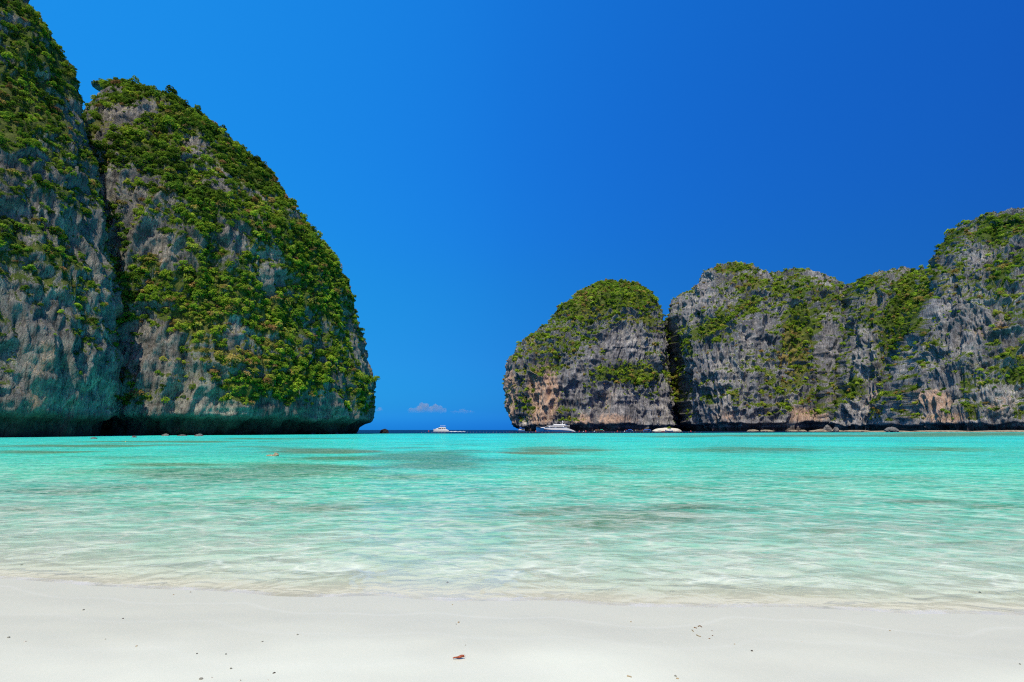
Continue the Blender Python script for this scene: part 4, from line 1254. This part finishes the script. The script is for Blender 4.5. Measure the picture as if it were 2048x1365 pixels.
body_me = person_mesh()
def person(px, Y, z, rz, suit, label):
    e = empty('person', at(px, Y, z), rz)
    tag(e, label, 'person', 'people at the sand bank')
    link('body', body_me, M_SKIN, e)
    MB().loft([[(math.cos(a) * w, math.sin(a) * w * 0.8, z_) for a in np.linspace(0, 2 * math.pi, 11)[:-1]] for z_, w in ((0.78, 0.21), (0.95, 0.20), (1.2, 0.20), (1.38, 0.17))], caps=False).build('clothing', suit, e)
person(1271, 662, 0.0, 0.4, M_PALE, 'person in white standing left of the blue canopied long boat')
person(1320, 662, 0.6, 2.0, M_RED, 'person in red standing by the red kayak on the sand bank')
person(1349, 663, 0.7, 1.0, M_ORANGE, 'person in orange on the right part of the sand bank')
person(1359, 664, 0.2, 3.0, M_RED, 'person in red at the right tip of the sand bank')

# ---- buoys and the swimmers' float line
def buoy(px, Y, r, mat, label, cat='buoy', group='mooring buoys in the bay'):
    e = empty('mooring_buoy', at(px, Y, 0.0))
    tag(e, label, cat, group)
    MB().ball((0, 0, r * 0.45), r).build('float', mat, e, smooth=True)
    MB().tube((0, 0, r * 1.3), (0, 0, r * 1.75), r * 0.16, r * 0.12, 6).build('ring', M_GREY, e)
for px_, Y_, r_, m_, lb in [
    (857.5, 600, 0.75, M_RED, 'red buoy floating left of the white power boat'),
    (1071.5, 560, 0.75, M_RED, 'red buoy floating just off the yacht bow'),
    (1158.5, 575, 0.65, M_RED, 'small red buoy nearest the yacht stern'),
    (1171.5, 560, 0.85, M_RED, 'red buoy between the yacht stern and the green canopied boat'),
    (1234.5, 570, 0.75, M_RED, 'red buoy between the green canopied and blue canopied boats'),
    (1381.5, 570, 0.75, M_RED, 'red buoy right of the pale sand bank'),
    (1149.5, 575, 0.6, M_PALE, 'white buoy touching the yacht swim platform'),
    (1167.0, 575, 0.5, M_PALE, 'white buoy left beside the largest red buoy'),
    (1188.5, 575, 0.6, M_PALE, 'white buoy beside the orange prow ribbon'),
    (1249.0, 575, 0.65, M_PALE, 'white buoy beside the blue canopied boats')]:
    buoy(px_, Y_, r_, m_, lb)
gx, gy = ground(254, 884.5)
buoy(254, gy, 0.09, M_YELLOW, 'tiny yellow float near the foot of the near left cliff', 'float', 'single yellow float')
fl = empty('float_line', at(1120, 430, 0.0))
tag(fl, 'long rope of small pale floats across the bay before the boats', 'float line')
ox = at(1120, 430)[0]
rp = MB(); prev = None
fm = MB().ball((0, 0, 0), 0.13, 1.7, 1, 1, 8, 6)
fme = bpy.data.meshes.new('float'); fme.from_pydata(fm.v, [], fm.f); fme.materials.append(M_YELLOW)
for k in range(86):
    X_ = at(843 + k * 6.55, 430)[0] - ox
    dy_ = 5 * math.sin(k * 0.21) + 2.2 * math.sin(k * 0.53 + 1)
    q = Vector((X_, dy_, 0.06))
    if prev is not None: rp.tube(prev, q, 0.012, 0.012, 4)
    prev = q
    f_ = link('float', fme, None, fl, q)
rp.build('rope', M_ROPE, fl)

# ---- rocks
def rock(name, px, Y, sx, sy, sz, mat, label, cat, group, seed, z=0.0, rz=0.0, rough=0.3, sub=4):
    o = link(name, lump(name, seed, sx, sy, sz, rough, 1.3, sub), mat, None, at(px, Y, z))
    o.rotation_euler = (0, 0, rz)
    return tag(o, label, cat, group)
rock('sea_rock', 768.5, 316, 2.7, 2.0, 2.5, M_DARKROCK, 'dark pointed rock standing off the tip of the left headland', 'rock', None, 5, -0.3, 0.4)
gx, gy = ground(545, 913)
cr = empty('coral_rock', (gx, gy, 0.0))
tag(cr, 'pale brown coral rock breaking the surface in the left shallows', 'rock')
link('knob', lump('knob', 9, 0.20, 0.18, 0.21, 0.35, 1.6, 3), M_CORAL, cr, (0.24, 0, 0.05))
link('knob', lump('knob', 12, 0.26, 0.16, 0.10, 0.4, 1.8, 3), M_CORAL, cr, (-0.18, 0.02, 0.02))
for k, (px_, py_, sx, sz, m_, lb) in enumerate([
    (332, 872.5, 1.2, 0.7, M_BOULDER, 'grey boulder at the foot of the left headland, left of the pale one'),
    (399, 873.0, 1.3, 0.7, M_BOULDER, 'pale flat boulder at the foot of the left headland'),
    (365, 872.5, 1.5, 0.45, M_BOULDER, 'low dark boulder between the grey and pale boulders of the headland'),
    (270, 875.5, 0.8, 0.45, M_BOULDER, 'small grey boulder at the inner corner of the left cliffs'),
    (190, 878.0, 0.8, 0.35, M_BOULDER, 'small low boulder below the near left cliff'),
    (626, 869.0, 1.0, 0.6, M_BOULDER, 'small grey boulder under the right part of the headland notch'),
    (674, 868.6, 1.0, 0.6, M_BOULDER, 'small grey boulder closest to the headland tip')]):
    x_, y_ = ground(px_, py_)
    rock('boulder', px_, y_, sx, sx * 0.7, sz, m_, lb, 'boulder', 'boulders below the left cliffs', 20 + k, 0.0, k * 0.7, 0.28, 3)
for k, (px0, px1, Y_, sz, lb) in enumerate([
    (1494, 1517, 676, 2.4, 'low tan rock ledge, leftmost below the grey cliff notch'),
    (1521, 1545, 676, 2.1, 'low tan rock ledge, second from left below the grey cliff notch'),
    (1576, 1595, 676, 2.0, 'small tan rock ledge right of a gap below the long grey wall'),
    (1598, 1612, 672, 1.9, 'small tan rock ledge next to the tumbled rocks'),
    (1620, 1684, 596, 2.6, 'long tan ledge with tumbled blocks below the middle cliff'),
    (1684, 1742, 585, 1.8, 'flat tan ledge just left of the leaning boulder'),
    (1730, 1830, 452, 1.3, 'tan ledge at the foot of the leaning boulder'),
    (1820, 1950, 450, 1.6, 'long tan wave cut ledge under the tall right cliff'),
    (1940, 2110, 449, 1.7, 'tan wave cut ledge running out of the right edge')]):
    w_ = (px1 - px0) * Y_ / FPX / 2 * 1.05
    rock('rock_ledge', (px0 + px1) / 2, Y_, w_, 6.0, sz, M_LEDGE, lb, 'rock ledge', 'wave cut ledges below the right cliffs', 50 + k, 0.0, 0.0, 0.16)
rock('boulder', 1783, 447, 5.4, 4.0, 3.3, M_BOULDER, 'big leaning grey boulder at the foot of the tall right cliff', 'boulder', None, 71, 1.2, 0.1, 0.22)
rock('boulder', 1655, 594, 5.0, 4.0, 6.0, M_BOULDER, 'tall tumbled block standing on the ledge below the middle cliff', 'boulder', None, 73, 1.0, 0.5, 0.3)
rock('boulder', 1672, 590, 3.6, 3.0, 4.6, M_BOULDER, 'smaller tumbled block right of the tall one', 'boulder', None, 75, 0.8, 1.1, 0.3)

# ---- cloud low over the horizon
def cloud(px0, px1, py_top, py_base, Y, seed, dens, label):
    r = np.random.default_rng(seed)
    x0, _, zb = unproj(px0, py_base, Y); x1, _, zt = unproj(px1, py_top, Y)
    import bmesh
    bm = bmesh.new()
    n = max(3, int((px1 - px0) / 7))
    for k in range(n):
        t = (k + 0.5) / n
        hgt = (zt - zb) * (0.45 + 0.55 * abs(math.sin(t * 7.3 + seed)) * math.sin(math.pi * min(0.95, max(0.05, t))))
        rr = (x1 - x0) / n * 1.1
        bmesh.ops.create_icosphere(bm, subdivisions=3, radius=1.0,
            matrix=Matrix.Translation((x0 + (x1 - x0) * t, Y + r.uniform(-60, 60), zb + hgt * 0.45)) @ Matrix.Diagonal((rr, rr * 1.4, hgt * 0.55, 1)))
    me0 = bpy.data.meshes.new('cloud_tmp'); bm.to_mesh(me0); bm.free()
    tmp = bpy.data.objects.new('cloud_tmp', me0); COL.objects.link(tmp)
    rm_ = tmp.modifiers.new('rm', 'REMESH'); rm_.mode = 'VOXEL'; rm_.voxel_size = (x1 - x0) / 90
    dg = bpy.context.evaluated_depsgraph_get()
    me = bpy.data.meshes.new_from_object(tmp.evaluated_get(dg)); bpy.data.objects.remove(tmp)
    co = np.zeros(len(me.vertices) * 3, np.float32); me.vertices.foreach_get('co', co); co = co.reshape(-1, 3)
    nn = np.zeros(len(me.vertices) * 3, np.float32); me.vertices.foreach_get('normal', nn); nn = nn.reshape(-1, 3)
    s_ = (x1 - x0) / 9
    co = co + nn * (s_ * 0.22 * fbm(co / s_, 3, 0.5, seed))[:, None]
    me.vertices.foreach_set('co', co.astype(np.float32).ravel()); me.update()
    t = NT('cloud_vapour')
    geo = t.n('ShaderNodeNewGeometry'); sep = t.n('ShaderNodeSeparateXYZ'); t.l(geo.outputs['Position'], sep.inputs[0])
    g = t.n('ShaderNodeMapRange'); t.l(sep.outputs[2], g.inputs[0]); g.inputs[1].default_value = zb; g.inputs[2].default_value = zb + (zt - zb) * 0.8
    nz_ = t.ramp(t.noise(t.coord(kind='Object'), 1.0 / s_, 3, 0.6), [(0.3, 0.25), (0.65, 1.0)])
    v = t.n('ShaderNodeVolumePrincipled'); v.inputs['Color'].default_value = (0.98, 0.92, 0.90, 1); v.inputs['Anisotropy'].default_value = 0.1
    t.l(t.math('MULTIPLY', t.math('MULTIPLY', g.outputs[0], nz_), dens), v.inputs['Density'])
    o = link('cloud', me, t.out(None, v.outputs[0]))
    tag(o, label, 'cloud', 'small clouds over the sea horizon')
    return o
cloud(820, 890, 804, 827, 9000, 2, 0.007, 'small pale puffy cloud above the white power boat')
cloud(752, 763, 812, 824, 9000, 5, 0.006, 'tiny faint cloud beside the tip of the left headland')
cloud(905, 945, 817, 828, 9500, 7, 0.0014, 'very faint cloud wisp right of the puffy cloud')

# ---- things lying on the beach
M_PEB = {'dark': stone_material('dark_pebble', (0.045, 0.04, 0.035), (0.14, 0.125, 0.10), 60), 'grey': stone_material('grey_pebble', (0.13, 0.13, 0.10), (0.30, 0.29, 0.23), 60),
         'tan': stone_material('tan_shell', (0.28, 0.19, 0.09), (0.50, 0.38, 0.22), 60), 'pale': stone_material('pale_coral', (0.45, 0.42, 0.34), (0.68, 0.64, 0.53), 60),
         'brown': stone_material('brown_twig', (0.12, 0.06, 0.03), (0.27, 0.15, 0.08), 50)}
def beach_point(px, py):
    z = 0.2
    for _ in range(8):
        x, y = ground(px, py, z)
        z = float(ground_z(x, y)[0])
    return x, y, z
PEBBLES = [
    (402, 1359, 10, 'grey', 'largest grey green pebble at the lower left edge of the beach'),
    (424, 1356, 5, 'pale', 'small pale pebble just right of the largest grey pebble'),
    (462, 1338, 7, 'grey', 'grey pebble up and right of the largest grey pebble'),
    (548, 1347, 7, 'dark', 'dark wedge shaped pebble right of the middle left pebbles'),
    (480, 1362, 7, 'pale', 'pale coral bit at the bottom edge between two pebbles'),
    (536, 1361, 5, 'pale', 'pale coral bit just below the dark wedge pebble'),
    (394, 1308, 5, 'dark', 'dark pebble above the largest grey pebble'),
    (452, 1309, 5, 'dark', 'dark pebble level with and right of its twin on the left sand'),
    (525, 1284, 5, 'grey', 'small grey pebble on clean sand left of the centre'),
    (595, 1270, 6, 'grey', 'grey pebble nearest the centre on the left half of the sand'),
    (273, 1293, 5, 'tan', 'tan shell bit on the left sand'),
    (211, 1279, 4, 'grey', 'small grey pebble on the left sand below the dark one'),
    (246, 1238, 5, 'dark', 'dark pebble on the damp sand at the left'),
    (167, 1220.5, 6, 'grey', 'grey pebble pair on the damp sand near the left shore line'),
    (17, 1276, 8, 'grey', 'grey pebble at the far left edge of the sand'),
    (50, 1284, 6, 'pale', 'pale pebble close to the far left edge'),
    (347, 1190, 4, 'tan', 'tan crumb at the left water edge'),
    (381, 1185, 4, 'brown', 'brown crumb at the left water edge'),
    (917, 1245.5, 7, 'tan', 'tan shell bit above the red leaf near the water'),
    (913, 1249, 3.5, 'grey', 'tiny grey pebble touching the tan shell bit'),
    (931, 1291, 3.5, 'grey', 'tiny grey pebble right above the red leaf'),
    (905, 1210, 4, 'tan', 'tan crumb at the water line in the centre'),
    (1262, 1244.5, 4.5, 'tan', 'tan shell bit alone right of the centre'),
    (1425, 1272, 4.5, 'brown', 'brown crumb right of the bent twig'),
    (1419, 1278, 4.5, 'brown', 'brown crumb lowest of the twig cluster'),
    (1424, 1262, 3.5, 'brown', 'brown crumb highest right of the twig cluster'),
    (1469, 1289, 4, 'tan', 'tan crumb between the twig cluster and the dark red pebble'),
    (1504, 1302.5, 7, 'dark', 'dark reddish pebble on the right sand'),
    (1351, 1353, 7, 'grey', 'grey green shell at the bottom edge right of the centre'),
    (1355, 1358, 7, 'tan', 'tan shell just below the grey green shell'),
    (1780, 1262, 5, 'tan', 'small tan shell on the damp right sand'),
    (1604, 1284, 5, 'pale', 'pale coral bit on the right sand'),
    (2040, 1329, 6, 'grey', 'blurred grey pebble at the far right edge'),
    (895, 1166, 7, 'brown', 'brown stone under the shallow water in the centre'),
    (43, 1131, 6, 'dark', 'dark stone under the shallow water at the left'),
    (1960, 1186, 8, 'dark', 'dark dead leaf bit under the shallow water at the right'),
    (1668, 1153, 4, 'dark', 'small dark stone under the shallow water on the right'),
    (1506, 1142, 4, 'brown', 'small brown stone under the shallows right of the centre')]
for k, (px_, py_, w_, kind_, lb) in enumerate(PEBBLES):
    x, y, z = beach_point(px_, py_)
    r_ = w_ * math.hypot(y, EYE) / FPX / 2 * 0.68
    o = link('pebble' if kind_ in ('dark', 'grey') else 'shell_fragment' if kind_ in ('tan', 'pale') else 'crumb', lump('pebble', 80 + k, r_, r_ * 0.75, r_ * 0.62, 0.4, 1.3, 2), M_PEB[kind_], None, (x, y, z + r_ * 0.12))
    o.rotation_euler = (0, 0, k * 1.3)
    tag(o, lb, 'pebble' if kind_ in ('dark', 'grey') else 'shell' if kind_ in ('tan', 'pale') else 'debris', 'small things washed up on the sand')
for k, (pts, lb) in enumerate([
    ([(1396, 1254), (1400, 1252.5), (1404, 1255.5)], 'bent brown twig, uppermost of the twig cluster on the right sand'),
    ([(1388, 1256), (1394, 1257.5)], 'short brown twig left of the bent one'),
    ([(1384, 1261), (1387, 1264)], 'thin tan twig at the left of the twig cluster'),
    ([(1393, 1271), (1397, 1273), (1401.5, 1274.5)], 'longest tan twig below the bent brown one'),
    ([(1254, 1353), (1259, 1354), (1263, 1355.5)], 'tan twig at the bottom edge right of the red leaf')]):
    m = MB(); P_ = [Vector(beach_point(a, b)) + Vector((0, 0, 0.004)) for a, b in pts]
    c0 = sum(P_, Vector()) / len(P_)
    for a, b in zip(P_, P_[1:]): m.tube(a - c0, b - c0, 0.0042, 0.0034, 6)
    o = m.build('twig', M_PEB['brown' if k < 2 else 'tan'], None, c0)
    tag(o, lb, 'twig', 'twigs on the sand')

# red curled leaf
x, y, z = beach_point(918, 1319)
lf = empty('fallen_leaf', (x, y, z + 0.004), R(8)); lf.scale = (0.85, 0.7, 0.7)
tag(lf, 'curled red brown dead leaf lying on the white sand', 'leaf')
t_ = NT('red_leaf')
MAT['red_leaf'] = t_.out(t_.principled(t_.ramp(t_.noise(t_.coord(), 45, 4), [(0.3, (0.20, 0.035, 0.012)), (0.7, (0.46, 0.11, 0.04))]), 0.55, None, 0.3))
V_ = []
nL, nW = 15, 7
for i in range(nL):
    t = i / (nL - 1)
    half = 0.022 * math.sin(math.pi * min(1, t * 0.94 + 0.06)) ** 0.8 * (0.55 + 0.6 * t)
    for j in range(nW):
        v = j / (nW - 1) * 2 - 1
        V_.append((-0.058 + 0.108 * t, half * v, 0.004 + 0.018 * v * v * (0.5 + t) + 0.004 * math.sin(t * 9 + v) + 0.006 * t))
me = mesh_np('leaf_blade', np.array(V_), grid_faces(nL, nW))
bl = link('blade', me, MAT['red_leaf'], lf)
sd = bl.modifiers.new('thick', 'SOLIDIFY'); sd.thickness = 0.0012
MB().tube((0.046, 0, 0.012), (0.066, 0.022, 0.020), 0.0016, 0.0011, 6).build('stem', MAT['red_leaf'], lf)
